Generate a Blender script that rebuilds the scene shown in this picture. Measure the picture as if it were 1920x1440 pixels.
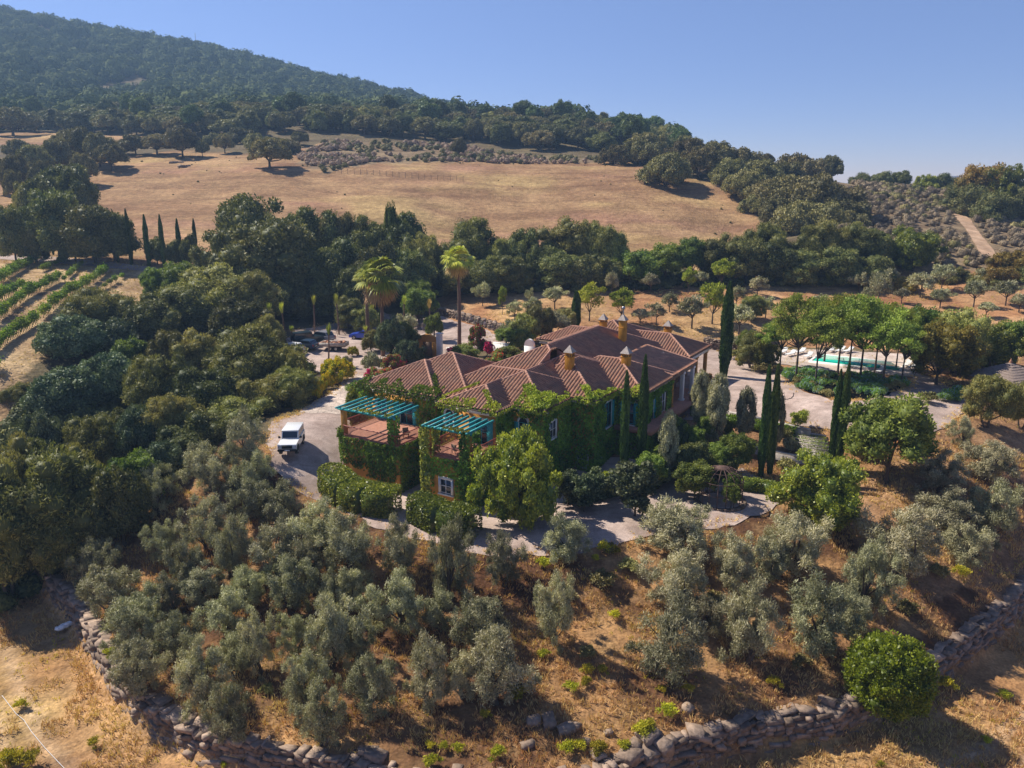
import bpy, math, random
import numpy as np
from mathutils import Vector, Matrix, geometry as mgeo

# ------------------------------------------------------------ scene, camera, world, sun
scene = bpy.context.scene
COL = scene.collection
for o in list(bpy.data.objects):
    bpy.data.objects.remove(o)
PITCH = math.radians(14.5)
FPX, CAMH = 1478.0, 24.0
cam_d = bpy.data.cameras.new("camera")
cam_d.sensor_width = 36.0
cam_d.lens = 36.0 * FPX / 1920.0
cam_d.clip_start, cam_d.clip_end = 0.5, 6000
cam = bpy.data.objects.new("camera", cam_d)
COL.objects.link(cam)
cam.location = (0, 0, CAMH)
cam.rotation_euler = (math.radians(90) - PITCH, 0, 0)
scene.camera = cam

SUN_EL = math.radians(46)
SDIR = Vector((-0.88, 0.47, 0)).normalized()
world = bpy.data.worlds.new("World")
scene.world = world
world.use_nodes = True
wn = world.node_tree
wn.nodes.clear()
sky = wn.nodes.new("ShaderNodeTexSky")
sky.sky_type = 'NISHITA'
sky.sun_disc = False
sky.sun_elevation = SUN_EL
sky.sun_rotation = math.atan2(SDIR.x, SDIR.y)
sky.altitude = 1500
sky.air_density = 1.0
sky.dust_density = 0.0
sky.ozone_density = 6.0
bg = wn.nodes.new("ShaderNodeBackground")
bg.inputs[1].default_value = 0.072
wo = wn.nodes.new("ShaderNodeOutputWorld")
tint = wn.nodes.new("ShaderNodeMix"); tint.data_type = 'RGBA'; tint.blend_type = 'MULTIPLY'; tint.inputs[0].default_value = 1; tint.inputs[7].default_value = (1.08, .93, 1.12, 1)
wn.links.new(sky.outputs[0], tint.inputs[6]); wn.links.new(tint.outputs[2], bg.inputs[0])
wn.links.new(bg.outputs[0], wo.inputs[0])
sun_d = bpy.data.lights.new("sun", 'SUN')
sun_d.energy = 5.0
sun_d.angle = math.radians(0.5)
sun_d.color = (1.0, 0.93, 0.82)
sun = bpy.data.objects.new("sun", sun_d)
COL.objects.link(sun)
sv = Vector((SDIR.x * math.cos(SUN_EL), SDIR.y * math.cos(SUN_EL), math.sin(SUN_EL)))
sun.rotation_euler = (-sv).to_track_quat('-Z', 'Y').to_euler()
scene.view_settings.view_transform = 'Standard'
scene.view_settings.look = 'None'
scene.view_settings.exposure = 0.6
scene.view_settings.gamma = 1.0
scene.view_settings.use_curve_mapping = False
scene.cycles.max_bounces = 5
scene.cycles.diffuse_bounces = 2
scene.cycles.transparent_max_bounces = 4
scene.cycles.volume_bounces = 0
scene.cycles.use_denoising = True

rng = np.random.default_rng(7)
random.seed(7)
R = math.radians

# ------------------------------------------------------------ projection helpers
cP, sP = math.cos(PITCH), math.sin(PITCH)
def ray(px, py):
    u, v = (px - 960) / FPX, (py - 720) / FPX
    return np.array([u, cP - v * sP, -(sP + v * cP)])
def at_z(px, py, z):
    r = ray(px, py); d = (z - CAMH) / r[2]
    return (d * r[0], d * r[1], z)
def at_y(px, py, Y):
    r = ray(px, py); d = Y / r[1]
    return (d * r[0], Y, CAMH + d * r[2])
def depth(X, Y, Z):
    return Y * cP - (Z - CAMH) * sP

# ------------------------------------------------------------ noise
def hash2(ix, iy, seed):
    h = (ix.astype(np.int64) * 374761393 + iy.astype(np.int64) * 668265263 + seed * 144665) & 0x7fffffff
    h = ((h ^ (h >> 13)) * 1274126177) & 0x7fffffff
    return ((h ^ (h >> 16)) & 0xffff) / 65535.0
def vnoise(x, y, s, seed=0):
    x = np.asarray(x, float) / s; y = np.asarray(y, float) / s
    ix, iy = np.floor(x), np.floor(y); fx, fy = x - ix, y - iy
    fx = fx * fx * (3 - 2 * fx); fy = fy * fy * (3 - 2 * fy)
    a = hash2(ix, iy, seed); b = hash2(ix + 1, iy, seed); c = hash2(ix, iy + 1, seed); d = hash2(ix + 1, iy + 1, seed)
    return (a * (1 - fx) + b * fx) * (1 - fy) + (c * (1 - fx) + d * fx) * fy
def fbm(x, y, s, seed=0, n=4):
    t = 0; a = 0.5; w = 0
    for i in range(n):
        t = t + a * vnoise(x, y, s, seed + i * 17); w += a; a *= 0.55; s *= 0.5
    return t / w
def sstep(a, b, x):
    t = np.clip((x - a) / (b - a), 0, 1); return t * t * (3 - 2 * t)

# ------------------------------------------------------------ terrain
CP = []
def cz(px, py, z): CP.append(at_z(px, py, z))
def cy(px, py, Y): CP.append(at_y(px, py, Y))
for a in [(480,790,-0.8),(545,850,-1),(560,915,-2.4),(620,945,-3.6),(600,890,-2.6),(640,920,-4),(760,965,-4.2),(735,925,-4.2),(690,890,-4),(650,865,-3.2),(850,975,-4.3),(950,965,-4.3),(640,840,-1.6),(700,985,-3.7),(850,1015,-4),(1000,1032,-4),(1180,1015,-4),(1330,985,-4),
          (1400,965,-4),(1450,935,-4),(1200,920,-4),(1000,950,-4),(1350,900,-3.9),
          (640,780,-.4),(640,720,-.1),(600,760,-.5),(560,660,0),(620,630,.2),(700,640,.2),(760,640,.2),(650,600,.7),(700,590,1.2),(640,560,2.2),
          (860,640,.4),(900,620,.9),(820,585,1.6),(950,625,.8),
          (1340,660,0),(1330,720,0),(1400,760,0),(1450,720,0),(1540,790,0),(1640,800,0),(1700,720,0),(1790,740,0),(1760,800,-.4),(1600,700,0),(1500,650,.1),(1700,660,.2),(1550,660,.1),(1900,700,.3),(1850,760,-.2),
          (1480,860,-3.2),(1400,850,-3),(1560,880,-3.4),(1700,870,-2.0),(1800,830,-1.2),(1900,830,-1.5),
          (1500,930,-4),(1600,960,-4.6),(1750,930,-3.6),(1900,950,-4.6),
          (400,900,-2.6),(480,950,-3.6),(300,950,-4.6),(400,1000,-5.2),(560,1060,-5.6),(700,1100,-6.2),(850,1150,-6.8),(1000,1150,-6.6),(1250,1130,-6.4),(1450,1100,-6.2),(1650,1080,-6.2),(1800,1040,-6),
          (400,1150,-7),(560,1230,-7.5),(750,1280,-7.9),(1000,1270,-7.8),(1300,1250,-7.7),(1550,1220,-7.6),(1750,1150,-7.5),
          (150,1130,-8.6),(200,1230,-8.7),(300,1330,-8.8),(430,1385,-8.8),(560,1410,-8.8),(750,1435,-8.8),(1000,1430,-8.8),(1250,1380,-8.8),(1400,1350,-8.8),(1550,1330,-8.8),(1700,1270,-8.8),(1800,1200,-8.7),(1890,1120,-8.6),
          (1920,1085,-8.5),(100,1090,-8.6),(20,1250,-8.8),(60,1400,-9.1),(1900,1300,-9),(1900,1420,-9.2),(960,1560,-9.2),(300,1500,-9.2),(1600,1500,-9.2),
          (200,1000,-8),(60,1050,-8.8),(-100,1000,-9),(-200,1200,-9.5),(2100,1200,-9.5),(2100,1000,-8.5),(2100,850,-4),
          (0,700,2.0),(0,620,4.2),(60,640,3.8),(100,560,6.4),(200,520,7.4),(0,500,8.6),(-200,560,7),(150,492,8.8),(0,480,9),(310,508,7.6),(-200,480,11),
          (250,560,5.0),(1100,600,2.6),(1000,570,3.4),(1250,600,2.4),(1400,600,2.6),(1550,580,3.2),(1750,580,3.2),(1900,600,3),(1900,560,4.6),
          (950,560,3.6),(870,560,3.4),(1100,545,4.6),(1300,545,4.8),(1500,540,5),(1650,530,5.4),(1750,530,5.6),(1900,530,6.4),
          (1200,470,9),(1000,455,10.5),(1380,450,10),(850,430,12.5),(1640,440,12.2),(1750,480,9.5),(1880,480,9)]:
    cz(*a)
for a in [(-45,85,-3.5),(-38,72,-5.5),(-52,98,-1),(-35,100,-2),(-48,62,-8.5),(-60,72,-6),(-30,82,-1.8),(-40,115,1.5),(-28,118,.6),(-60,60,-10),(-70,85,-1),(-25,90,-1.0),
          (0,-40,-14),(-100,-40,-14),(100,-40,-14),(0,10,-13),(-80,20,-12),(80,20,-12)]:
    CP.append(a)
for a in [(1150,308,262),(1250,345,228),(1300,360,222),(1050,310,258),(950,312,258),(1100,380,212),(1300,410,200),(1420,410,200),(1600,430,172),(1000,380,215),(1200,400,202),
          (400,370,210),(500,330,228),(600,340,228),(700,320,240),(800,340,232),(600,400,195),(750,390,200),(900,350,225),(300,400,190),(200,440,172),(100,470,165),
          (400,290,270),(0,350,230),(200,320,240),(100,250,330),(0,262,310),(600,240,345),(450,262,300),(900,290,285),(1000,268,318),(750,270,300),(800,240,360),(620,285,275),
          (1700,430,185),(1840,400,225),(1700,352,262),(1600,352,270),(1900,385,225),(1800,352,262),(1900,440,190),(1560,372,212),(1450,340,235),(1400,310,275),(1500,325,265),
          (0,235,400),(200,222,410),(400,222,425),(600,222,440),(750,228,420),(850,235,410),
          (100,190,520),(300,180,560),(550,190,620),(750,205,640),
          (0,105,650),(0,30,850),(100,48,850),(200,70,850),(300,84,850),(400,100,850),(500,128,850),(600,156,850),(700,178,840),(800,198,800),(860,218,740),(-200,-20,850),(-500,-90,850),
          (950,240,470),(1050,238,460),(1150,248,430),(1220,262,380),(1260,282,330),(1320,300,300)]:
    cy(*a)
for a in [(-900,1250,120),(-400,1250,90),(-200,1250,60),(0,1200,10),(200,1200,-20),(700,1200,-40),(300,700,-10),(150,600,20),(600,600,-30),(200,420,8),(300,350,5),(140,380,18),
          (100,340,22),(450,260,0),(300,200,6),(200,150,3),(-200,150,14),(-300,300,40),(-450,500,110),(-800,800,230),(-300,100,6),(-150,40,-8),(150,60,-8),(150,100,-2),(-900,200,60),(-900,-60,-10),(900,-60,-20),(900,300,-20)]:
    CP.append(a)
CPA = np.array(CP, float)
def _phi(x, y):
    d2 = (x[:, None] - CPA[None, :, 0]) ** 2 + (y[:, None] - CPA[None, :, 1]) ** 2
    return -np.sqrt(d2 + 16.0)
n_ = len(CPA)
A_ = np.zeros((n_ + 3, n_ + 3))
A_[:n_, :n_] = _phi(CPA[:, 0], CPA[:, 1]) + np.eye(n_) * (0.6 + 0.004 * np.maximum(CPA[:, 1] - 60, 0))[:, None]
A_[:n_, n_] = 1; A_[:n_, n_ + 1] = CPA[:, 0] / 100; A_[:n_, n_ + 2] = CPA[:, 1] / 100
A_[n_:, :n_] = A_[:n_, n_:].T
b_ = np.zeros(n_ + 3); b_[:n_] = CPA[:, 2]
TW = np.linalg.solve(A_, b_)
def tps(x, y):
    out = np.empty(len(x))
    for i in range(0, len(x), 20000):
        xs, ys = x[i:i + 20000], y[i:i + 20000]
        out[i:i + 20000] = _phi(xs, ys) @ TW[:n_] + TW[n_] + xs / 100 * TW[n_ + 1] + ys / 100 * TW[n_ + 2]
    return out
# dry stone wall line in plan; ground outside it is lower
WALL_PX = [(20,1010,-8.2),(90,1075,-8.4),(150,1135,-8.6),(185,1200,-8.7),(230,1270,-8.7),(300,1330,-8.8),(400,1380,-8.8),(560,1412,-8.8),(750,1450,-8.8),(1000,1470,-8.8),
           (1130,1445,-8.8),(1260,1390,-8.8),(1400,1355,-8.8),(1560,1335,-8.8),(1700,1275,-8.8),(1800,1205,-8.7),(1880,1140,-8.6),(1925,1088,-8.5),(1990,1040,-8.4),(2100,980,-8.0)]
WALL = np.array([at_z(*p)[:2] for p in WALL_PX])
def wall_sd(x, y):
    """distance outside (towards the camera) of the wall line, negative inside"""
    best = np.full(len(x), 1e9); side = np.zeros(len(x))
    for i in range(len(WALL) - 1):
        a, b = WALL[i], WALL[i + 1]; ab = b - a; L2 = ab @ ab
        t = np.clip(((x - a[0]) * ab[0] + (y - a[1]) * ab[1]) / L2, 0, 1)
        dx, dy = x - a[0] - t * ab[0], y - a[1] - t * ab[1]
        d = np.hypot(dx, dy); cr = ab[0] * (y - a[1]) - ab[1] * (x - a[0])
        m = d < best
        best[m] = d[m]; side[m] = np.where(cr[m] > 0, -1, 1)
    return best * side
def height(x, y):
    x = np.atleast_1d(np.asarray(x, float)); y = np.atleast_1d(np.asarray(y, float))
    h = tps(x, y)
    m = (y < 75) & (np.abs(x) < 140)
    if m.any():
        sd = wall_sd(x[m], y[m])
        h[m] -= 1.7 * sstep(-0.1, 0.9, sd) * sstep(75, 66, y[m])
    far = y > 150
    if far.any():
        h[far] += (fbm(x[far], y[far], 60, 5) - .5) * 5 * sstep(150, 350, y[far])
    return h
def gz(x, y): return float(height([x], [y])[0])
def hit(px, py, dmin=30, dmax=1200):
    """where the line of sight meets the ground"""
    r = ray(px, py); L = dmin
    ds = dmin * (dmax / dmin) ** np.linspace(0, 1, 500)
    z = CAMH + ds * r[2] - height(ds * r[0], ds * r[1])
    k = np.argmax(z < 0)
    if z[k] >= 0: return None
    d0, d1 = ds[max(k - 1, 0)], ds[k]
    for _ in range(12):
        m = (d0 + d1) / 2
        if CAMH + m * r[2] < gz(m * r[0], m * r[1]): d1 = m
        else: d0 = m
    return (d1 * r[0], d1 * r[1], gz(d1 * r[0], d1 * r[1]))

# ------------------------------------------------------------ materials
def new_mat(name):
    m = bpy.data.materials.new(name); m.use_nodes = True
    nt = m.node_tree; p = nt.nodes["Principled BSDF"]
    return m, nt, p
def N(nt, t, **kw):
    n = nt.nodes.new(t)
    for k, v in kw.items():
        setattr(n, k, v)
    return n
def mat(name, col, rough=0.7, var=0.12, scale=6, bump=0.0, metal=0.0, spec=0.4, bscale=None):
    m, nt, p = new_mat(name)
    tc = N(nt, "ShaderNodeTexCoord"); no = N(nt, "ShaderNodeTexNoise")
    no.inputs["Scale"].default_value = scale; no.inputs["Detail"].default_value = 6
    nt.links.new(tc.outputs["Object"], no.inputs["Vector"])
    mr = N(nt, "ShaderNodeMapRange"); mr.inputs[1].default_value = .3; mr.inputs[2].default_value = .7
    mr.inputs[3].default_value = 1 - var; mr.inputs[4].default_value = 1 + var
    nt.links.new(no.outputs[0], mr.inputs[0])
    mx = N(nt, "ShaderNodeMix", data_type='RGBA', blend_type='MULTIPLY')
    mx.inputs[0].default_value = 1; mx.inputs[6].default_value = (*col, 1)
    nt.links.new(mr.outputs[0], mx.inputs[7]); nt.links.new(mx.outputs[2], p.inputs["Base Color"])
    p.inputs["Roughness"].default_value = rough; p.inputs["Metallic"].default_value = metal
    p.inputs["Specular IOR Level"].default_value = spec
    if bump:
        b = N(nt, "ShaderNodeBump"); b.inputs["Strength"].default_value = bump; b.inputs["Distance"].default_value = .05
        if bscale:
            n2 = N(nt, "ShaderNodeTexNoise"); n2.inputs["Scale"].default_value = bscale; n2.inputs["Detail"].default_value = 6
            nt.links.new(tc.outputs["Object"], n2.inputs["Vector"]); nt.links.new(n2.outputs[0], b.inputs["Height"])
        else: nt.links.new(no.outputs[0], b.inputs["Height"])
        nt.links.new(b.outputs[0], p.inputs["Normal"])
    return m
def leaf_mat(name, dark, light, trans=0.25, rough=0.6, spec=0.25, flower=None, fp=.8):
    """leaf colour varies from leaf to leaf (the tint attribute) and a little from plant to plant"""
    m, nt, p = new_mat(name)
    g_ = 2.1; dark = [min(c * g_ * w_, .8) for c, w_ in zip(dark, (1.12, 1, .8))]; light = [min(c * g_ * w_, .8) for c, w_ in zip(light, (1.12, 1, .8))]
    at = N(nt, "ShaderNodeAttribute", attribute_name="tint")
    cr = N(nt, "ShaderNodeValToRGB")
    cr.color_ramp.elements[0].color = (*dark, 1); cr.color_ramp.elements[1].color = (*light, 1)
    cr.color_ramp.elements[0].position = 0.0; cr.color_ramp.elements[1].position = 1.0
    if flower:
        cr.color_ramp.elements[1].position = fp
        e = cr.color_ramp.elements.new(fp + .12); e.color = (*flower, 1)
    nt.links.new(at.outputs["Fac"], cr.inputs[0])
    oi = N(nt, "ShaderNodeObjectInfo")
    hs = N(nt, "ShaderNodeHueSaturation")
    a1 = N(nt, "ShaderNodeMapRange"); a1.inputs[3].default_value = .68; a1.inputs[4].default_value = 1.38
    a2 = N(nt, "ShaderNodeMapRange"); a2.inputs[3].default_value = .475; a2.inputs[4].default_value = .512
    mu = N(nt, "ShaderNodeMath", operation='MULTIPLY'); mu.inputs[1].default_value = 7.13
    fr = N(nt, "ShaderNodeMath", operation='FRACT')
    nt.links.new(oi.outputs["Random"], a1.inputs[0]); nt.links.new(oi.outputs["Random"], mu.inputs[0])
    nt.links.new(mu.outputs[0], fr.inputs[0]); nt.links.new(fr.outputs[0], a2.inputs[0])
    nt.links.new(a1.outputs[0], hs.inputs["Value"]); nt.links.new(a2.outputs[0], hs.inputs["Hue"])
    nt.links.new(cr.outputs[0], hs.inputs["Color"])
    nt.links.new(hs.outputs[0], p.inputs["Base Color"])
    p.inputs["Roughness"].default_value = rough; p.inputs["Specular IOR Level"].default_value = spec
    if trans:
        tr = N(nt, "ShaderNodeBsdfTranslucent"); ms = N(nt, "ShaderNodeMixShader"); ms.inputs[0].default_value = trans
        g = N(nt, "ShaderNodeMix", data_type='RGBA', blend_type='MULTIPLY'); g.inputs[0].default_value = 1
        g.inputs[7].default_value = (1.25, 1.35, .6, 1)
        nt.links.new(hs.outputs[0], g.inputs[6]); nt.links.new(g.outputs[2], tr.inputs[0])
        out = nt.nodes["Material Output"]
        nt.links.new(p.outputs[0], ms.inputs[1]); nt.links.new(tr.outputs[0], ms.inputs[2]); nt.links.new(ms.outputs[0], out.inputs[0])
    return m
M = {
 'olive': leaf_mat('olive_leaf', (.062,.072,.048), (.235,.248,.178), .15, .55),
 'oak': leaf_mat('oak_leaf', (.022,.034,.012), (.110,.120,.042), .15),
 'hilloak': leaf_mat('hill_oak_leaf', (.038,.042,.020), (.145,.140,.066), .12),
 'wild': leaf_mat('wild_olive_leaf', (.038,.050,.015), (.185,.190,.066), .18),
 'carob': leaf_mat('carob_leaf', (.018,.036,.018), (.095,.120,.070), .1, .6, .25),
 'green': leaf_mat('green_leaf', (.028,.052,.012), (.115,.155,.034), .25),
 'airyleaf': leaf_mat('shade_tree_leaf', (.036,.062,.014), (.150,.195,.045), .3),
 'lime': leaf_mat('lime_leaf', (.055,.085,.012), (.20,.23,.038), .3),
 'citrus': leaf_mat('citrus_leaf', (.030,.052,.010), (.165,.185,.026), .25, .45, .4),
 'bushy': leaf_mat('bush_leaf', (.024,.050,.004), (.110,.160,.011), .3, .45, .4),
 'brownish': leaf_mat('turning_leaf', (.050,.052,.010), (.20,.16,.035), .25),
 'cypress': leaf_mat('cypress_leaf', (.016,.036,.010), (.062,.098,.026), .1),
 'hedge': leaf_mat('hedge_leaf', (.022,.050,.010), (.165,.200,.034), .2, .35, .5),
 'ivy': leaf_mat('ivy_leaf', (.024,.058,.008), (.105,.180,.022), .2),
 'ivyroof': leaf_mat('roof_ivy_leaf', (.045,.075,.010), (.19,.215,.028), .25),
 'pine': leaf_mat('pine_leaf', (.02,.04,.014), (.075,.11,.035), .1),
 'far': leaf_mat('forest_leaf', (.018,.032,.016), (.064,.084,.036), .05, .95, .05),
 'scrub': leaf_mat('scrub_leaf', (.085,.070,.058), (.20,.165,.13), .1),
 'scrubgreen': leaf_mat('green_scrub_leaf', (.07,.075,.03), (.17,.165,.07), .1),
 'vine': leaf_mat('vine_leaf', (.035,.070,.012), (.120,.180,.028), .25),
 'yellow': leaf_mat('yellow_flower_leaf', (.06,.10,.010), (.30,.28,.015), .25, flower=(.62,.44,.01), fp=.52),
 'boug': leaf_mat('bougainvillea_leaf', (.05,.09,.02), (.14,.18,.04), .25, flower=(.62,.015,.07), fp=.66),
 'magenta': leaf_mat('bougainvillea_bract', (.40,.01,.05), (.75,.03,.12), .3),
 'agap': leaf_mat('lily_leaf', (.03,.09,.015), (.12,.22,.04), .25, flower=(.42,.47,.80)),
 'lavender': leaf_mat('lavender_leaf', (.07,.08,.06), (.20,.19,.22), .1, flower=(.26,.20,.42)),
 'palm': leaf_mat('palm_leaf', (.045,.085,.014), (.24,.27,.045), .2, .4, .5),
 'deadpalm': leaf_mat('dry_palm_leaf', (.15,.10,.045), (.36,.26,.12), .15),
 'grass': leaf_mat('dry_grass_blade', (.24,.15,.07), (.46,.32,.155), .2, .8, .1),
 'weed': leaf_mat('weed_leaf', (.09,.11,.01), (.30,.30,.03), .3),
 'bark': mat('bark', (.10,.075,.055), .9, .3, 8, .4),
 'palmbark': mat('palm_bark', (.17,.10,.065), .9, .3, 14, .5),
 'ochre': mat('ochre_plaster', (.52,.245,.045), .85, .22, .8, .15, bscale=14),
 'yellowplaster': mat('chimney_plaster', (.58,.25,.02), .85, .15, 2, .15, bscale=20),
 'white': mat('white_plaster', (.74,.72,.68), .8, .08, 1.5, .1, bscale=18),
 'whitepaint': mat('white_paint', (.74,.74,.72), .45, .04, 3),
 'teal': mat('teal_paint', (.035,.33,.335), .5, .12, 4),
 'terracotta': mat('terracotta_floor', (.42,.19,.12), .7, .2, 3),
 'rail': mat('red_brown_iron', (.34,.075,.05), .5, .1, 4),
 'glass': mat('dark_window_glass', (.02,.03,.04), .08, .1, 1, spec=.8),
 'black': mat('black_rubber', (.02,.02,.02), .75, .1, 4),
 'chrome': mat('grey_metal', (.35,.35,.36), .35, .08, 4, metal=.8),
 'iron': mat('rusty_iron', (.10,.055,.04), .8, .25, 6),
 'wood': mat('weathered_wood', (.22,.15,.10), .85, .25, 5, .3),
 'thatch': mat('heather_thatch', (.25,.19,.155), .95, .35, 9, .8, bscale=30),
 'captile': mat('grey_cap_tile', (.40,.34,.29), .8, .2, 5, .2),
 'stone': mat('wall_stone', (.30,.235,.185), .95, .35, 1.6, .7, bscale=7),
 'rubble': mat('rubble_wall', (.27,.20,.14), .95, .35, 3, .8, bscale=6),
 'lightstone': mat('pale_stone', (.42,.37,.33), .95, .25, 2, .6, bscale=7),
 'plastic': mat('white_plastic', (.75,.74,.72), .6, .06, 3),
 'brownwall': mat('brown_plaster', (.22,.12,.075), .9, .2, 1.2, .2),
 'pot': mat('clay_pot', (.36,.17,.09), .85, .15, 4),
}
def paint(name, col, rough=.3):
    m, nt, p = new_mat(name)
    p.inputs["Base Color"].default_value = (*col, 1); p.inputs["Roughness"].default_value = rough
    p.inputs["Coat Weight"].default_value = .5; p.inputs["Coat Roughness"].default_value = .1
    no = N(nt, "ShaderNodeTexNoise"); no.inputs["Scale"].default_value = 3
    mr = N(nt, "ShaderNodeMapRange"); mr.inputs[3].default_value = rough * .8; mr.inputs[4].default_value = rough * 1.5
    nt.links.new(no.outputs[0], mr.inputs[0]); nt.links.new(mr.outputs[0], p.inputs["Roughness"])
    return m
M['carwhite'] = paint('white_car_paint', (.78,.78,.76)); M['carblue'] = paint('blue_car_paint', (.015,.06,.45))
M['cardark'] = paint('dark_car_paint', (.012,.03,.04)); M['cargrey'] = paint('grey_car_paint', (.25,.25,.27)); M['carnavy'] = paint('navy_car_paint', (.02,.05,.09))
M['headlamp'] = paint('headlamp_glass', (.6,.6,.6), .1); M['redlamp'] = paint('tail_lamp', (.4,.01,.01), .2)

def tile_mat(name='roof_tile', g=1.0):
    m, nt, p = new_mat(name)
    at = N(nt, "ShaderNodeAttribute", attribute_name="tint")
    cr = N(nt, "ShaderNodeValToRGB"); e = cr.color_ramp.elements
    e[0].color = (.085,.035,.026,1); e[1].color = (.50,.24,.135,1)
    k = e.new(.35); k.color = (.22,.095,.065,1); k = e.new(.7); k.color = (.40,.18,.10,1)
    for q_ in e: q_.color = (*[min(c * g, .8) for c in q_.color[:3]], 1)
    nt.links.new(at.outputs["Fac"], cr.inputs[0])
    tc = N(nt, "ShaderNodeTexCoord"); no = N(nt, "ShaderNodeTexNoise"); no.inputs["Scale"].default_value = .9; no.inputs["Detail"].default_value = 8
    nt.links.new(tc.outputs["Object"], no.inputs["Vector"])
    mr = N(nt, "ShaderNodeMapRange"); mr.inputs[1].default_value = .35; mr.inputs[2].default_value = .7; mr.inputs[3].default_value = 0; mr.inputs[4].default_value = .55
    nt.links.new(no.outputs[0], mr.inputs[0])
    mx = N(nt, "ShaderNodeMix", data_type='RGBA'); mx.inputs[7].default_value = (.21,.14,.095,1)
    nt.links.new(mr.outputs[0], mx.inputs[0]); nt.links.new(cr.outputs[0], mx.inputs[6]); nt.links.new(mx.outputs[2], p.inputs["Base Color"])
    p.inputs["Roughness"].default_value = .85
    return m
M['tile'] = tile_mat(); M['tilesunlit'] = tile_mat('sunlit_roof_tile', 1.45)  # second one is a brightened copy, sunlight on the gallery slope put into its colour
M['ridge'] = mat('ridge_tile', (.40,.21,.145), .85, .3, 3, .2)

def ground_mat():
    m, nt, p = new_mat('earth')
    at = N(nt, "ShaderNodeAttribute", attribute_name="soil")
    tc = N(nt, "ShaderNodeTexCoord")
    cur = at.outputs["Color"]
    for s, lo, hi, det in ((.9, .72, 1.25, 8), (.12, .85, 1.15, 4), (5, .75, 1.25, 3)):
        no = N(nt, "ShaderNodeTexNoise"); no.inputs["Scale"].default_value = s; no.inputs["Detail"].default_value = det
        nt.links.new(tc.outputs["Object"], no.inputs["Vector"])
        mr = N(nt, "ShaderNodeMapRange"); mr.inputs[1].default_value = .3; mr.inputs[2].default_value = .7
        mr.inputs[3].default_value = lo; mr.inputs[4].default_value = hi
        mx = N(nt, "ShaderNodeMix", data_type='RGBA', blend_type='MULTIPLY'); mx.inputs[0].default_value = 1
        nt.links.new(no.outputs[0], mr.inputs[0]); nt.links.new(cur, mx.inputs[6]); nt.links.new(mr.outputs[0], mx.inputs[7])
        cur = mx.outputs[2]
    mp = N(nt, "ShaderNodeMapping"); mp.inputs["Scale"].default_value = (.035, .15, .15); mp.inputs["Rotation"].default_value = (0, 0, .25)
    nt.links.new(tc.outputs["Object"], mp.inputs[0]); n3 = N(nt, "ShaderNodeTexNoise"); n3.inputs["Scale"].default_value = 1; n3.inputs["Detail"].default_value = 10; n3.inputs["Roughness"].default_value = .62; n3.inputs["Distortion"].default_value = .8
    nt.links.new(mp.outputs[0], n3.inputs["Vector"]); c3 = N(nt, "ShaderNodeValToRGB"); c3.color_ramp.elements[0].position = .36; c3.color_ramp.elements[1].position = .64
    c3.color_ramp.elements[0].color = (.70, .65, .62, 1); c3.color_ramp.elements[1].color = (1.18, 1.19, 1.10, 1)
    nt.links.new(n3.outputs[0], c3.inputs[0]); mx = N(nt, "ShaderNodeMix", data_type='RGBA', blend_type='MULTIPLY'); mx.inputs[0].default_value = 1
    nt.links.new(cur, mx.inputs[6]); nt.links.new(c3.outputs[0], mx.inputs[7]); cur = mx.outputs[2]
    nt.links.new(cur, p.inputs["Base Color"])
    p.inputs["Roughness"].default_value = .95; p.inputs["Specular IOR Level"].default_value = .1
    n2 = N(nt, "ShaderNodeTexNoise"); n2.inputs["Scale"].default_value = 2.2; n2.inputs["Detail"].default_value = 9
    nt.links.new(tc.outputs["Object"], n2.inputs["Vector"])
    b = N(nt, "ShaderNodeBump"); b.inputs["Strength"].default_value = .9; b.inputs["Distance"].default_value = .22
    nt.links.new(n2.outputs[0], b.inputs["Height"]); nt.links.new(b.outputs[0], p.inputs["Normal"])
    return m
M['ground'] = ground_mat()
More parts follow.
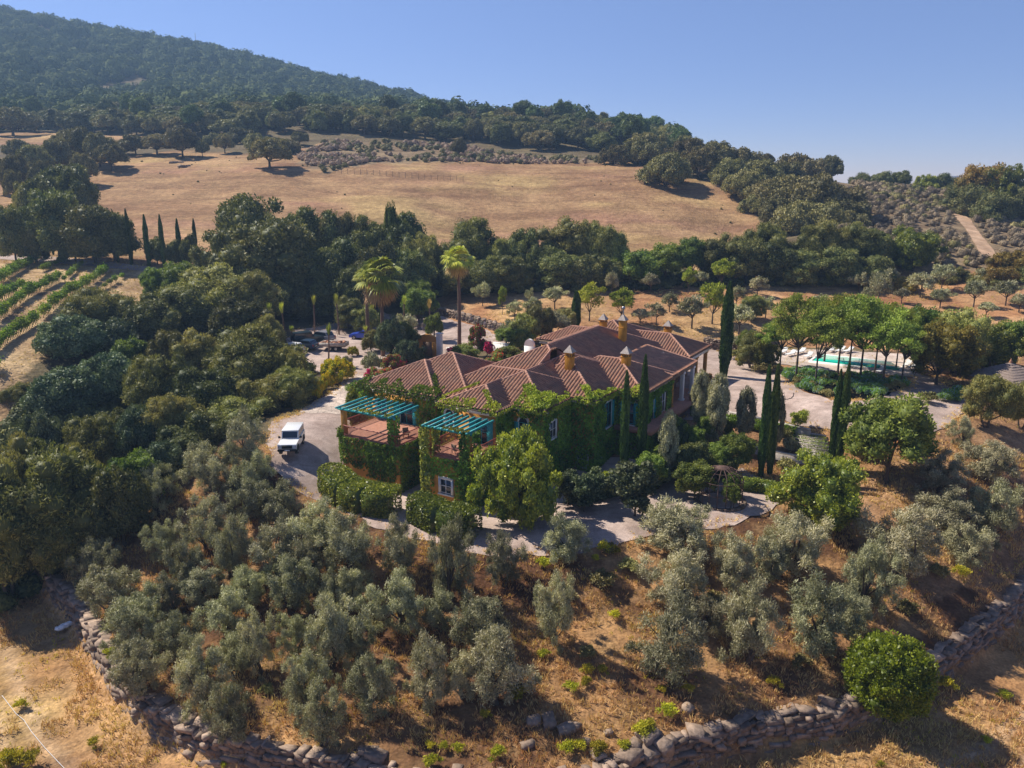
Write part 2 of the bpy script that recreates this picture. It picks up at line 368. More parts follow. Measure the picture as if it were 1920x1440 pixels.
def gravel_mat(name, a, b_, sc=.35, cob=False):
    m, nt, p = new_mat(name)
    tc = N(nt, "ShaderNodeTexCoord"); no = N(nt, "ShaderNodeTexNoise"); no.inputs["Scale"].default_value = sc; no.inputs["Detail"].default_value = 10; no.inputs["Roughness"].default_value = .65
    nt.links.new(tc.outputs["Object"], no.inputs["Vector"])
    cr = N(nt, "ShaderNodeValToRGB"); cr.color_ramp.elements[0].color = (*a, 1); cr.color_ramp.elements[1].color = (*b_, 1)
    cr.color_ramp.elements[0].position = .35; cr.color_ramp.elements[1].position = .65
    nt.links.new(no.outputs[0], cr.inputs[0]); cur = cr.outputs[0]
    for s_, a_, b2_, dt in ((.13, .80, 1.12, 7), (1.1, .86, 1.10, 9), (14, .78, 1.18, 2)):
        n4 = N(nt, "ShaderNodeTexNoise"); n4.inputs["Scale"].default_value = s_; n4.inputs["Detail"].default_value = dt; n4.inputs["Distortion"].default_value = 1.2
        nt.links.new(tc.outputs["Object"], n4.inputs["Vector"]); m4 = N(nt, "ShaderNodeMapRange"); m4.inputs[1].default_value = .35; m4.inputs[2].default_value = .62; m4.inputs[3].default_value = a_; m4.inputs[4].default_value = b2_
        x4 = N(nt, "ShaderNodeMix", data_type='RGBA', blend_type='MULTIPLY'); x4.inputs[0].default_value = 1
        nt.links.new(n4.outputs[0], m4.inputs[0]); nt.links.new(cur, x4.inputs[6]); nt.links.new(m4.outputs[0], x4.inputs[7]); cur = x4.outputs[2]
    if cob:
        vo = N(nt, "ShaderNodeTexVoronoi", feature='DISTANCE_TO_EDGE'); vo.inputs["Scale"].default_value = 1.6
        nt.links.new(tc.outputs["Object"], vo.inputs["Vector"])
        mr = N(nt, "ShaderNodeMapRange"); mr.inputs[2].default_value = .08; mr.inputs[3].default_value = .55; mr.inputs[4].default_value = 1.05
        mx = N(nt, "ShaderNodeMix", data_type='RGBA', blend_type='MULTIPLY'); mx.inputs[0].default_value = 1
        nt.links.new(vo.outputs[0], mr.inputs[0]); nt.links.new(cur, mx.inputs[6]); nt.links.new(mr.outputs[0], mx.inputs[7]); cur = mx.outputs[2]
    nt.links.new(cur, p.inputs["Base Color"]); p.inputs["Roughness"].default_value = .95; p.inputs["Specular IOR Level"].default_value = .15
    n2 = N(nt, "ShaderNodeTexNoise"); n2.inputs["Scale"].default_value = 9; n2.inputs["Detail"].default_value = 6
    nt.links.new(tc.outputs["Object"], n2.inputs["Vector"])
    b = N(nt, "ShaderNodeBump"); b.inputs["Strength"].default_value = .5; b.inputs["Distance"].default_value = .05
    nt.links.new(n2.outputs[0], b.inputs["Height"]); nt.links.new(b.outputs[0], p.inputs["Normal"])
    return m
M['gravel'] = gravel_mat('pink_gravel', (.34,.25,.205), (.50,.39,.33))
M['cobble'] = gravel_mat('cobbled_gravel', (.40,.32,.26), (.64,.53,.44), .5, True)
M['dirt'] = gravel_mat('dirt_track', (.40,.25,.15), (.54,.37,.24), .4)
M['paving'] = gravel_mat('pool_paving', (.46,.36,.30), (.60,.50,.43), .6)
wm, nt, p = new_mat('pool_water')
p.inputs["Base Color"].default_value = (.01,.42,.30,1); p.inputs["Roughness"].default_value = .08
no = N(nt, "ShaderNodeTexNoise"); no.inputs["Scale"].default_value = 3; b = N(nt, "ShaderNodeBump"); b.inputs["Strength"].default_value = .15
nt.links.new(no.outputs[0], b.inputs["Height"]); nt.links.new(b.outputs[0], p.inputs["Normal"])
M['water'] = wm

# ------------------------------------------------------------ mesh helpers
def mesh_np(name, V, F, m, tint=None, smooth=False):
    """V (n,3), F (k,3|4) or list of such arrays"""
    me = bpy.data.meshes.new(name)
    V = np.asarray(V, np.float32)
    Fs = F if isinstance(F, list) else [F]
    Fs = [np.asarray(f, np.int32) for f in Fs if len(f)]
    me.vertices.add(len(V)); me.vertices.foreach_set("co", V.ravel())
    lv = np.concatenate([f.ravel() for f in Fs]); cnt = np.concatenate([np.full(len(f), f.shape[1]) for f in Fs])
    st = np.concatenate([[0], np.cumsum(cnt)[:-1]])
    me.loops.add(len(lv)); me.loops.foreach_set("vertex_index", lv)
    me.polygons.add(len(cnt)); me.polygons.foreach_set("loop_start", st.astype(np.int32)); me.polygons.foreach_set("loop_total", cnt.astype(np.int32))
    if smooth: me.polygons.foreach_set("use_smooth", np.ones(len(cnt), bool))
    me.update(calc_edges=True)
    if m: me.materials.append(m)
    if tint is not None:
        a = me.attributes.new("tint", 'FLOAT', 'POINT'); a.data.foreach_set("value", np.asarray(tint, np.float32))
    return me
def link(name, me, parent=None):
    o = bpy.data.objects.new(name, me); COL.objects.link(o)
    if parent: o.parent = parent
    return o
def tag(o, label=None, cat=None, group=None, kind=None):
    if label: o["label"] = label
    if cat: o["category"] = cat
    if group: o["group"] = group
    if kind: o["kind"] = kind
    return o
def thing(name, label, cat, loc=(0, 0, 0), rz=0, group=None):
    o = bpy.data.objects.new(name, None); COL.objects.link(o); o.empty_display_size = .3
    o.location = loc; o.rotation_euler = (0, 0, rz)
    return tag(o, label, cat, group)
class MB:
    """collects shapes, builds one mesh"""
    def __init__(s): s.V = []; s.Q = []; s.T = []; s.n = 0; s.t = []
    def add(s, V, F, t=.5):
        V = np.asarray(V, float); F = np.asarray(F, int)
        s.V.append(V); (s.Q if F.shape[1] == 4 else s.T).append(F + s.n); s.n += len(V)
        s.t.append(np.broadcast_to(np.asarray(t, float), (len(V),)))
    def box(s, x0, x1, y0, y1, z0, z1, M4=None, t=.5, taper=0):
        V = np.array([[x0,y0,z0],[x1,y0,z0],[x1,y1,z0],[x0,y1,z0],[x0+taper,y0+taper,z1],[x1-taper,y0+taper,z1],[x1-taper,y1-taper,z1],[x0+taper,y1-taper,z1]], float)
        if M4 is not None: V = V @ np.array(M4.to_3x3()).T + np.array(M4.translation)
        s.add(V, [[3,2,1,0],[4,5,6,7],[0,1,5,4],[1,2,6,5],[2,3,7,6],[3,0,4,7]], t)
    def tube(s, pts, rad, k=6, t=.5, cap=True):
        pts = np.asarray(pts, float); n = len(pts); rad = np.broadcast_to(np.asarray(rad, float), (n,))
        V = []
        for i in range(n):
            d = pts[min(i + 1, n - 1)] - pts[max(i - 1, 0)]; d = d / (np.linalg.norm(d) + 1e-9)
            a = np.array([0, 0, 1.]) if abs(d[2]) < .9 else np.array([1., 0, 0])
            x = np.cross(d, a); x /= np.linalg.norm(x); y = np.cross(d, x)
            an = np.arange(k) * 2 * math.pi / k
            V.append(pts[i] + rad[i] * (np.cos(an)[:, None] * x + np.sin(an)[:, None] * y))
        V = np.concatenate(V); F = []
        for i in range(n - 1):
            for j in range(k):
                F.append([i * k + j, i * k + (j + 1) % k, (i + 1) * k + (j + 1) % k, (i + 1) * k + j])
        s.add(V, F, t)
        if cap:
            for e in (0, n - 1):
                c = pts[e]; ring = V[e * k:(e + 1) * k]
                s.add(np.vstack([ring, c]), [[j, (j + 1) % k, k] for j in range(k)], t)
    def cyl(s, c, r, h, k=12, axis='z', r2=None):
        c = np.asarray(c, float); d = {'x': (1,0,0), 'y': (0,1,0), 'z': (0,0,1)}[axis]; d = np.array(d, float)
        s.tube([c - d * h / 2, c + d * h / 2], [r, r if r2 is None else r2], k)
    def prism(s, pts2, y0, y1, inset=0):
        """side profile (x,z) extruded along y"""
        P = np.asarray(pts2, float); n = len(P)
        V = np.vstack([np.column_stack([P[:, 0], np.full(n, y0), P[:, 1]]), np.column_stack([P[:, 0], np.full(n, y1), P[:, 1]])])
        s.add(V, [[i, (i + 1) % n, n + (i + 1) % n, n + i] for i in range(n)])
        c0 = V[:n].mean(0); c1 = V[n:].mean(0)
        s.add(np.vstack([V[:n], c0]), [[(i + 1) % n, i, n] for i in range(n)]); s.add(np.vstack([V[n:], c1]), [[i, (i + 1) % n, n] for i in range(n)])
    def mesh(s, name, m, smooth=False):
        F = []
        if s.Q: F.append(np.concatenate(s.Q))
        if s.T: F.append(np.concatenate(s.T))
        return mesh_np(name, np.concatenate(s.V), F, m, np.concatenate(s.t), smooth)
    def build(s, name, m, parent=None, smooth=False, bevel=0):
        o = link(name, s.mesh(name, m, smooth), parent)
        if bevel:
            b = o.modifiers.new("bevel", 'BEVEL'); b.width = bevel; b.segments = 2; b.limit_method = 'ANGLE'
        return o

def rand_dir(n, r, up=-1.0):
    z = r.uniform(up, 1, n); a = r.uniform(0, 2 * math.pi, n); q = np.sqrt(1 - z * z)
    return np.column_stack([q * np.cos(a), q * np.sin(a), z])
def leaves(P, D, L, Wd, r, nrm=None, loose=.7):
    """diamond leaves at P pointing along D; P (n,3), D (n,3) unit, L, Wd arrays"""
    n = len(P)
    ax = rand_dir(n, r)
    if nrm is not None: ax = nrm + ax * loose
    side = np.cross(D, ax); side /= np.linalg.norm(side, axis=1)[:, None] + 1e-9
    L = np.broadcast_to(L, (n,))[:, None]; Wd = np.broadcast_to(Wd, (n,))[:, None]
    V = np.empty((n, 4, 3))
    V[:, 0] = P - D * L * .5; V[:, 1] = P + side * Wd * .5; V[:, 2] = P + D * L * .5; V[:, 3] = P - side * Wd * .5
    F = np.arange(n * 4).reshape(n, 4)
    return V.reshape(-1, 3), F
def crown_clumps(r, n, rx, rz, zc, cr, shell=.5, uneven=.25, low=-.55):
    """clump centres in a lumpy ellipsoid"""
    d = rand_dir(n, r, low)
    rad = r.uniform(shell, 1, n) ** .6
    lob = 1 + uneven * np.sin(3 * np.arctan2(d[:, 1], d[:, 0]) + r.uniform(0, 6)) * (1 - d[:, 2] ** 2) + r.normal(0, uneven * .4, n)
    c = d * (rad * lob)[:, None] * np.array([rx - cr * .7, rx - cr * .7, rz - cr * .7]) + np.array([0, 0, zc])
    return c
def crown(seed, n, rx, rz, zc, cr, per, L, Wd, up=.3, shell=.5, uneven=.25, low=-.55, core=True, flat=1.0, spread=.75, radial=True, ntint=.25):
    """foliage of one tree: many leaf sprays gathered in clumps"""
    r = np.random.default_rng(seed)
    C = crown_clumps(r, n, rx, rz, zc, cr, shell, uneven, low)
    crs = cr * r.uniform(.6, 1.25, n)
    idx = np.repeat(np.arange(n), per); m = len(idx)
    d = rand_dir(m, r, -.7); rad = r.uniform(spread, 1.05, m)
    P = C[idx] + d * (rad * crs[idx])[:, None] * np.array([1, 1, flat])
    D = d * (1 - up) + np.array([0, 0, up]) + r.normal(0, .45, (m, 3)) if radial else r.normal(0, 1, (m, 3))
    D /= np.linalg.norm(D, axis=1)[:, None]
    cc = np.array([0, 0, zc - rz * .4]); out = P - cc; out /= np.linalg.norm(out, axis=1)[:, None] + 1e-9
    V, F = leaves(P, D, L * r.uniform(.6, 1.3, m), Wd * r.uniform(.7, 1.3, m), r, d * .6 + out * .5, .75)
    ct = r.uniform(.2, .8, n)
    t = np.clip(ct[idx] + r.normal(0, ntint, m), 0, 1)
    T = np.repeat(t, 4)
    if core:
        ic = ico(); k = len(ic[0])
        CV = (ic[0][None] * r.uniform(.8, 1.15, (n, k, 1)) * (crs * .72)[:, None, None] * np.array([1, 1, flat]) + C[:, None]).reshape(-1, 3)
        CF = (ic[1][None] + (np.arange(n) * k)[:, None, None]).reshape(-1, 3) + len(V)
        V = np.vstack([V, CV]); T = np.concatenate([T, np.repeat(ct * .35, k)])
        return V, [F, CF], T, C
    return V, [F], T, C
_ico = None
def ico():
    global _ico
    if _ico is None:
        p = (1 + 5 ** .5) / 2
        v = np.array([[-1,p,0],[1,p,0],[-1,-p,0],[1,-p,0],[0,-1,p],[0,1,p],[0,-1,-p],[0,1,-p],[p,0,-1],[p,0,1],[-p,0,-1],[-p,0,1]], float)
        v /= np.linalg.norm(v[0])
        f = np.array([[0,11,5],[0,5,1],[0,1,7],[0,7,10],[0,10,11],[1,5,9],[5,11,4],[11,10,2],[10,7,6],[7,1,8],[3,9,4],[3,4,2],[3,2,6],[3,6,8],[3,8,9],[4,9,5],[2,4,11],[6,2,10],[8,6,7],[9,8,1]])
        _ico = (v, f)
    return _ico
def trunk_mesh(seed, C, h0, r0, nl=6, stems=1, zsplit=.5, name='trunk', m=None):
    r = np.random.default_rng(seed + 99); b = MB()
    tops = C[r.choice(len(C), min(nl, len(C)), replace=False)]
    for s in range(stems):
        off = r.normal(0, r0 * 1.2, 2) if stems > 1 else np.zeros(2)
        sp = np.array([off[0] * 2, off[1] * 2, h0 * r.uniform(.8, 1.1)])
        b.tube([[off[0], off[1], -.6], [off[0], off[1], .05], [off[0] * 1.5 + r.normal(0, .05), off[1] * 1.5, h0 * .5], sp], [r0 * 1.4, r0 * 1.1, r0 * .85, r0 * .7], 7)
        for t in tops[s::stems]:
            mid = sp * .5 + t * .5 + r.normal(0, .12, 3) * h0
            mid[2] = max(mid[2], h0 * .7)
            b.tube([sp - [0, 0, .1], mid, t], [r0 * .6, r0 * .38, r0 * .12], 5, cap=False)
    return b.mesh(name, m or M['bark'])

# ------------------------------------------------------------ plant kinds: (crown mesh, trunk mesh, nominal height, nominal width)
KIND = {}
def def_kind(key, nv, H, Wd_, matkey, seed0, n, rx, rz, zc, cr, per, L, W, h0, r0, nl=6, stems=1, **kw):
    KIND[key] = []
    for v in range(nv):
        V, F, T, C = crown(seed0 + v * 13, n, rx, rz, zc, cr, per, L, W, **kw)
        top = np.percentile(V[:, 2], 99.7); wid = (np.percentile(V[:, 0], 99.8) - np.percentile(V[:, 0], .2) + np.percentile(V[:, 1], 99.8) - np.percentile(V[:, 1], .2)) / 2
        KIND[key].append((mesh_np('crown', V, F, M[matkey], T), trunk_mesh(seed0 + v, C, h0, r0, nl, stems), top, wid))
def_kind('olive', 6, 4.6, 3.6, 'olive', 100, 64, 1.6, 2.15, 2.1, .34, 320, .20, .034, .7, .11, 9, 3, up=.72, shell=.3, uneven=.34, low=-.9, core=False, flat=1.7, spread=.15, ntint=.2)
def_kind('oak', 4, 10, 10, 'oak', 200, 110, 4.8, 4.7, 4.7, 1.25, 200, .36, .20, 1.8, .32, 8, shell=.55, uneven=.26, low=-.75)
def_kind('hilloak', 4, 9, 12, 'hilloak', 300, 120, 5.6, 4.3, 4.4, 1.15, 170, .42, .26, 2.2, .36, 8, shell=.6, uneven=.2, low=-.35)
def_kind('wild', 5, 9, 9, 'wild', 400, 105, 4.6, 4.4, 4.5, 1.1, 260, .34, .10, 1.6, .24, 8, 2, up=.45, shell=.5, uneven=.24, low=-.7)
def_kind('carob', 3, 8, 9, 'carob', 500, 100, 4.6, 3.6, 4.4, 1.0, 170, .36, .22, 1.4, .26, 7, shell=.6, uneven=.2, low=-.7)
def_kind('green', 4, 8, 7, 'green', 600, 80, 3.6, 3.5, 4.4, .95, 200, .30, .16, 1.6, .18, 7, shell=.5, uneven=.28, low=-.6)
def_kind('small', 4, 3.4, 3, 'olive', 700, 26, 1.5, 1.45, 1.9, .45, 130, .28, .09, 1.2, .08, 7, up=.35, shell=.4, uneven=.3, low=-.5, core=False, spread=.35)
def_kind('smallgreen', 3, 4, 3, 'lime', 800, 24, 1.5, 1.6, 2.7, .55, 130, .26, .12, 1.3, .08, 7, shell=.4, uneven=.3, low=-.7, core=False, spread=.4)
def_kind('airy', 4, 8.5, 7, 'airyleaf', 900, 70, 3.4, 3.0, 5.7, .75, 170, .26, .11, 3.4, .13, 14, 1, shell=.3, uneven=.3, low=-.65, core=False, flat=.7, spread=.3)
def_kind('airylime', 2, 8.5, 7, 'lime', 940, 70, 3.4, 3.0, 5.7, .75, 150, .24, .10, 3.4, .13, 14, 1, shell=.3, uneven=.3, low=-.65, core=False, flat=.7, spread=.3)
def_kind('brownish', 2, 8, 8, 'brownish', 960, 70, 4, 3.4, 4.2, .95, 180, .28, .16, 1.6, .2, 7, shell=.5, uneven=.25, low=-.7)
def_kind('citrus', 3, 6.5, 7, 'citrus', 980, 120, 3.5, 3.1, 3.0, .72, 190, .24, .12, 1.0, .16, 8, 2, shell=.45, uneven=.34, low=-1, core=True)
def_kind('bush', 2, 4, 4, 'bushy', 1000, 170, 1.95, 1.9, 1.9, .40, 200, .15, .075, .5, .1, 6, 2, shell=.85, uneven=.03, low=-.8)
def_kind('young', 2, 4.5, 3.4, 'carob', 1020, 40, 1.6, 2.2, 2.4, .5, 130, .24, .16, .8, .08, 6, shell=.4, uneven=.3, low=-.9)
def_kind('pine', 2, 12, 8, 'pine', 1040, 60, 3.8, 4, 7.5, 1.2, 120, .5, .25, 4, .25, 7, shell=.5, uneven=.25, low=-.5)
def_kind('shrub', 3, 1.4, 1.6, 'scrubgreen', 1060, 16, .8, .6, .7, .3, 90, .2, .08, .2, .03, 4, shell=.4, core=False, spread=.3, low=-.6)
def_kind('weed', 3, .9, 1.1, 'weed', 1080, 14, .5, .4, .45, .2, 70, .16, .05, .1, .02, 3, up=.6, shell=.3, core=False, spread=.3, low=-.6)
def_kind('greyshrub', 2, 1.6, 2, 'olive', 1100, 22, 1.0, .75, .8, .32, 130, .2, .05, .2, .03, 4, up=.5, shell=.4, spread=.4, low=-.6)
def_kind('yellow', 2, 1.5, 2.6, 'yellow', 1120, 60, 1.3, .85, .7, .28, 150, .12, .07, .2, .04, 4, shell=.7, low=-.5, ntint=.33)
def_kind('boug', 2, 3, 3, 'boug', 1140, 34, 1.5, 1.5, 1.7, .42, 150, .16, .11, .5, .05, 5, shell=.5, uneven=.3, low=-.8, ntint=.42)
def_kind('magenta', 2, 1.6, 1.6, 'magenta', 1150, 14, .8, .8, .9, .3, 120, .14, .1, .3, .04, 4, shell=.4, uneven=.3, low=-.8, core=False)
def_kind('agap', 3, 1.1, 1.6, 'agap', 1160, 16, .85, .4, .5, .28, 110, .24, .05, .1, .02, 3, up=.6, shell=.4, core=False, low=-.6, ntint=.33)
def_kind('lavender', 2, 1, 1.6, 'lavender', 1180, 16, .8, .4, .45, .26, 110, .2, .04, .1, .02, 3, up=.6, shell=.4, core=False, low=-.6, ntint=.36)
def_kind('topiary', 2, 3.2, 2, 'olive', 1200, 70, 1.0, 1.5, 1.9, .34, 150, .16, .05, .8, .09, 5, up=.45, shell=.8, uneven=.04, low=-.9)
def cypress_mesh(seed, H=11, W=.62):
    r = np.random.default_rng(seed); n = 9000
    z = r.uniform(0, 1, n); a = r.uniform(0, 2 * math.pi, n)
    prof = lambda q: np.clip(np.minimum(.55 + 2.2 * q, 1.0) * np.clip((1 - q) * 3.2, 0, 1) ** .6, .04, 1)
    rr = W * prof(z) * (1 + .13 * np.sin(3 * a + 9 * z + seed) + .10 * np.sin(5 * a - 23 * z)) * r.uniform(.75, 1.05, n)
    P = np.column_stack([rr * np.cos(a), rr * np.sin(a), .15 + z * (H - .25)])
    D = np.column_stack([np.cos(a) * .35, np.sin(a) * .35, np.ones(n)]) + r.normal(0, .22, (n, 3)); D /= np.linalg.norm(D, axis=1)[:, None]
    V, F = leaves(P, D, .34 * r.uniform(.6, 1.2, n), .11, r)
    t = np.repeat(np.clip(.4 + .3 * np.sin(3 * a + 9 * z) + r.normal(0, .22, n), 0, 1), 4)
    zz = np.linspace(.1, H * .97, 26); cb = MB(); cb.tube([[0, 0, q] for q in zz], [W * .72 * float(prof(np.array(q / H))) for q in zz], 9, .1)
    V2 = np.concatenate(cb.V); V = np.vstack([V, V2]); 
    Fs = [np.vstack([F, np.concatenate(cb.Q) + n * 4])]
    tb = MB(); tb.tube([[0, 0, -.5], [0, 0, .6]], [.14, .12], 7)
    return mesh_np('crown', V, Fs, M['cypress'], np.concatenate([t, np.full(len(V2), .1)])), tb.mesh('trunk', M['bark']), H, 2.35 * W
KIND['cypress'] = [cypress_mesh(s) for s in (3, 8, 21)]

ORD = ['first','second','third','fourth','fifth','sixth','seventh','eighth','ninth','tenth','eleventh','twelfth','thirteenth','fourteenth','fifteenth','sixteenth','seventeenth','eighteenth','nineteenth','twentieth','twenty-first','twenty-second','twenty-third','twenty-fourth','twenty-fifth']
def plant(key, name, x, y, h, w, z=None, label=None, cat='tree', group=None, rz=None, v=None, lean=0):
    K = KIND[key]; cm, tm, H0, W0 = K[(random.randrange(len(K)) if v is None else v) % len(K)]
    if z is None: z = gz(x, y)
    o = thing(name, label, cat, (x, y, z - .03), random.uniform(0, 6.28) if rz is None else rz, group)
    o.scale = (w / W0, w / W0, h / H0)
    if lean: o.rotation_euler = (random.uniform(-lean, lean), random.uniform(-lean, lean), o.rotation_euler[2])
    link('crown' if key not in ('weed', 'agap', 'lavender', 'shrub') else 'foliage', cm, o); link('trunk' if cat == 'tree' else 'stem', tm, o)
    return o
def T(key, px, top, Y, w, **kw):
    """tree whose top shows at pixel height `top`, standing at distance Y"""
    X, _, ztop = at_y(px, top, Y); z = gz(X, Y)
    h = max(ztop - z, 1.0); W = w * depth(X, Y, (ztop + z) / 2) / FPX
    if key != 'cypress' and h < .78 * W: h = .78 * W; z = ztop - h
    return plant(key, kw.pop('name', 'tree'), X, Y, h, W, z=z, **kw)
def B(key, px, top, base, w, **kw):
    """tree whose foot shows at pixel height `base`"""
    h_ = hit(px, base)
    if h_ is None: return None
    X, Y, z = h_; d = depth(X, Y, z)
    h = (base - top) * d / FPX / cP * 1.02; W = w * d / FPX
    return plant(key, kw.pop('name', 'tree'), X, Y, max(h, .4), W, z=z, **kw)
#SPLIT1
# ------------------------------------------------------------ ground
def ppoly(x, y, poly):
    inside = np.zeros(len(x), bool); n = len(poly)
    for i in range(n):
        x0, y0 = poly[i]; x1, y1 = poly[(i + 1) % n]
        c = ((y0 > y) != (y1 > y)) & (x < (x1 - x0) * (y - y0) / (y1 - y0 + 1e-12) + x0)
        inside ^= c
    return inside
def farp(l): return [(Y * (px - 960) / FPX / 1.035, Y) for px, Y in l]
Z_FIELD = farp([(-200,150),(-200,215),(0,240),(250,270),(330,285),(520,262),(620,300),(860,305),(1000,285),(1160,270),(1260,250),(1340,228),(1430,205),(1450,165),(1200,148),(700,146),(300,148)])
Z_GLADE = farp([(-200,320),(60,345),(280,325),(330,300),(0,290),(-200,300)])
Z_SCRUB = farp([(1560,160),(1600,190),(1590,235),(1620,285),(2400,285),(2600,160),(1900,148)])
Z_BAND = farp([(560,262),(620,300),(860,305),(1000,285),(1160,272),(1100,262),(900,264),(700,255),(600,235)])
Z_ORCH = [at_z(*p)[:2] for p in [(790,600,2),(760,545,4),(1000,525,4.6),(1400,520,5),(1650,515,5.5),(1700,490,7),(2100,520,7),(2300,640,3),(1760,650,1),(1400,640,1),(1000,640,1)]]
Z_VINE = [at_z(*p)[:2] for p in [(-400,760,2),(0,740,1.5),(100,650,3),(200,580,5),(320,530,7),(330,505,8),(0,475,9),(-500,460,10)]]
def soil_colour(x, y):
    n = len(x); c = np.empty((n, 3))
    wx = x + (fbm(x, y, 14, 31) - .5) * 12 * sstep(60, 160, y); wy = y + (fbm(x, y, 14, 37) - .5) * 12 * sstep(60, 160, y)
    a = fbm(x, y, 5, 3)[:, None]; b = fbm(x, y, 22, 8)[:, None]; f = fbm(x, y, 1.6, 12)[:, None]
    mixc = lambda p, q, t: np.array(p) * (1 - t) + np.array(q) * t
    forest = mixc((.09,.075,.045), (.20,.15,.085), a)
    c[:] = forest
    sd = wall_sd(x, y) if True else None
    # slope inside the wall
    slope = mixc((.13,.066,.036), (.33,.185,.088), sstep(.38, .62, a)); slope = mixc((1,1,1), (1,1,1), a) * (slope * (1 - .35 * sstep(.5, .7, f)) + np.array((.38,.25,.12)) * .35 * sstep(.5, .7, f))
    near = (y < 76) & (np.abs(x) < 160)
    m = near & (sd < 0) & (x > -38); c[m] = slope[m]
    track = mixc((.36,.20,.090), (.49,.30,.150), sstep(.3, .7, a)); track = track * (1 - .4 * sstep(.52, .68, b)) + np.array((.30,.24,.09)) * .4 * sstep(.52, .68, b)
    rut = np.minimum(np.abs(sd - 5.2), np.abs(sd - 7.2)); rut = (sstep(.7, .2, rut) * .6)[:, None]
    track = track * (1 - rut) + np.array((.56,.40,.26)) * rut
    m = near & (sd >= 0); c[m] = track[m]
    orch = mixc((.33,.165,.085), (.46,.27,.145), sstep(.3, .7, a)); orch = orch * (1 - .5 * sstep(.5, .66, b)) + np.array((.45,.31,.15)) * .5 * sstep(.5, .66, b)
    m = (y >= 60) & ppoly(wx, wy, Z_ORCH); c[m] = orch[m]
    m = (y >= 76) & (y < 110) & (x > 5) & ~m; c[m] = mixc((.22,.12,.065), (.38,.22,.12), a)[m]
    vin = mixc((.34,.22,.12), (.50,.35,.20), sstep(.3, .7, a)); m = ppoly(wx, wy, Z_VINE); c[m] = vin[m]
    m = ppoly(x + (fbm(x, y, 9, 61) - .5) * 9, y + (fbm(x, y, 9, 67) - .5) * 7, [at_z(*p)[:2] for p in [(1600,900,-3),(1700,840,-2),(1800,800,-1),(1960,800,-1),(2200,900,-2),(2200,1100,-8),(1700,1100,-6),(1560,980,-4)]])
    c[m] = mixc((.24,.13,.07), (.42,.26,.14), a)[m]
    fld = mixc((.27,.155,.084), (.38,.240,.126), sstep(.25, .75, .5 * a + .5 * b)); ff = sstep(.52, .66, fbm(x, y * 3, 30, 77))[:, None]
    fld = fld * (1 - .5 * ff) + np.array((.45,.32,.14)) * .5 * ff
    pk = sstep(.55, .7, fbm(x * .8, y * 2.5, 24, 91))[:, None]; fld = fld * (1 - .45 * pk) + np.array((.38,.20,.14)) * .45 * pk
    m = ppoly(wx, wy, Z_FIELD) | ppoly(wx, wy, Z_GLADE); c[m] = fld[m]
    scr = mixc((.17,.12,.08), (.30,.22,.13), a)
    m = ppoly(wx, wy, Z_SCRUB) | ppoly(wx, wy, Z_BAND); c[m] = scr[m]
    return c * (.9 + .2 * f)
def axis(lo, d0, d1, step, hi, g):
    a = list(np.arange(d0, d1 + step, step)); s = step
    while a[-1] < hi: s = min(s * g, 14); a.append(a[-1] + s)
    s = step
    while a[0] > lo: s = min(s * g, 14); a.insert(0, a[0] - s)
    return np.array(a)
gx = axis(-1000, -70, 70, .6, 1000, 1.05); gy = axis(-60, 34, 125, .6, 1350, 1.035)
GX, GY = np.meshgrid(gx, gy); fx, fy = GX.ravel(), GY.ravel()
GZ = height(fx, fy)
DRIVE_PX = [(700,600),(640,603),(560,618),(520,655),(520,690),(600,700),(660,700),(650,712),(625,735),(590,752),(560,775),(515,790),(497,830),(515,880),(556,920),(612,945),(690,985),(780,1014),(900,1040),(1010,1046),(1100,1040),(1200,1014),(1330,990),(1440,964),(1472,945),(1450,905),(1390,880),(1180,860),(1000,860),(900,860),(760,860),(660,840),(660,790),(690,740),(740,680),(790,650),(760,615)]
COURT_PX = [(1330,648),(1345,658),(1400,672),(1470,690),(1476,716),(1500,733),(1560,752),(1620,750),(1680,738),(1700,722),(1720,700),(1760,712),(1800,735),(1815,752),(1800,785),(1770,803),(1730,815),(1690,826),(1640,816),(1570,806),(1510,806),(1430,785),(1352,772),(1300,790),(1240,780),(1240,700),(1290,660)]
def pxpoly(l): return [hit(*p)[:2] for p in l]
DRIVE = pxpoly(DRIVE_PX); COURT = pxpoly(COURT_PX)
mic = (fbm(fx, fy, 1.3, 41, 3) - .5) * .30 * sstep(74, 66, fy) * (np.abs(fx) < 90)
on = ppoly(fx, fy, DRIVE); mic[on] = 0
near = (fy < 76)
GZ2 = GZ + mic
pad = on | ppoly(fx, fy, COURT)
GZ2[pad] -= .02
nx, ny = len(gx), len(gy)
ii = np.arange(nx * ny).reshape(ny, nx)
GF = np.stack([ii[:-1, :-1], ii[:-1, 1:], ii[1:, 1:], ii[1:, :-1]], -1).reshape(-1, 4)
me = mesh_np('ground', np.column_stack([fx, fy, GZ2]), GF, M['ground'], smooth=True)
ca = me.attributes.new("soil", 'FLOAT_COLOR', 'POINT')
sc_ = soil_colour(fx, fy); ca.data.foreach_set("color", np.column_stack([sc_, np.ones(len(fx))]).astype(np.float32).ravel())
tag(link('ground', me), kind='structure')

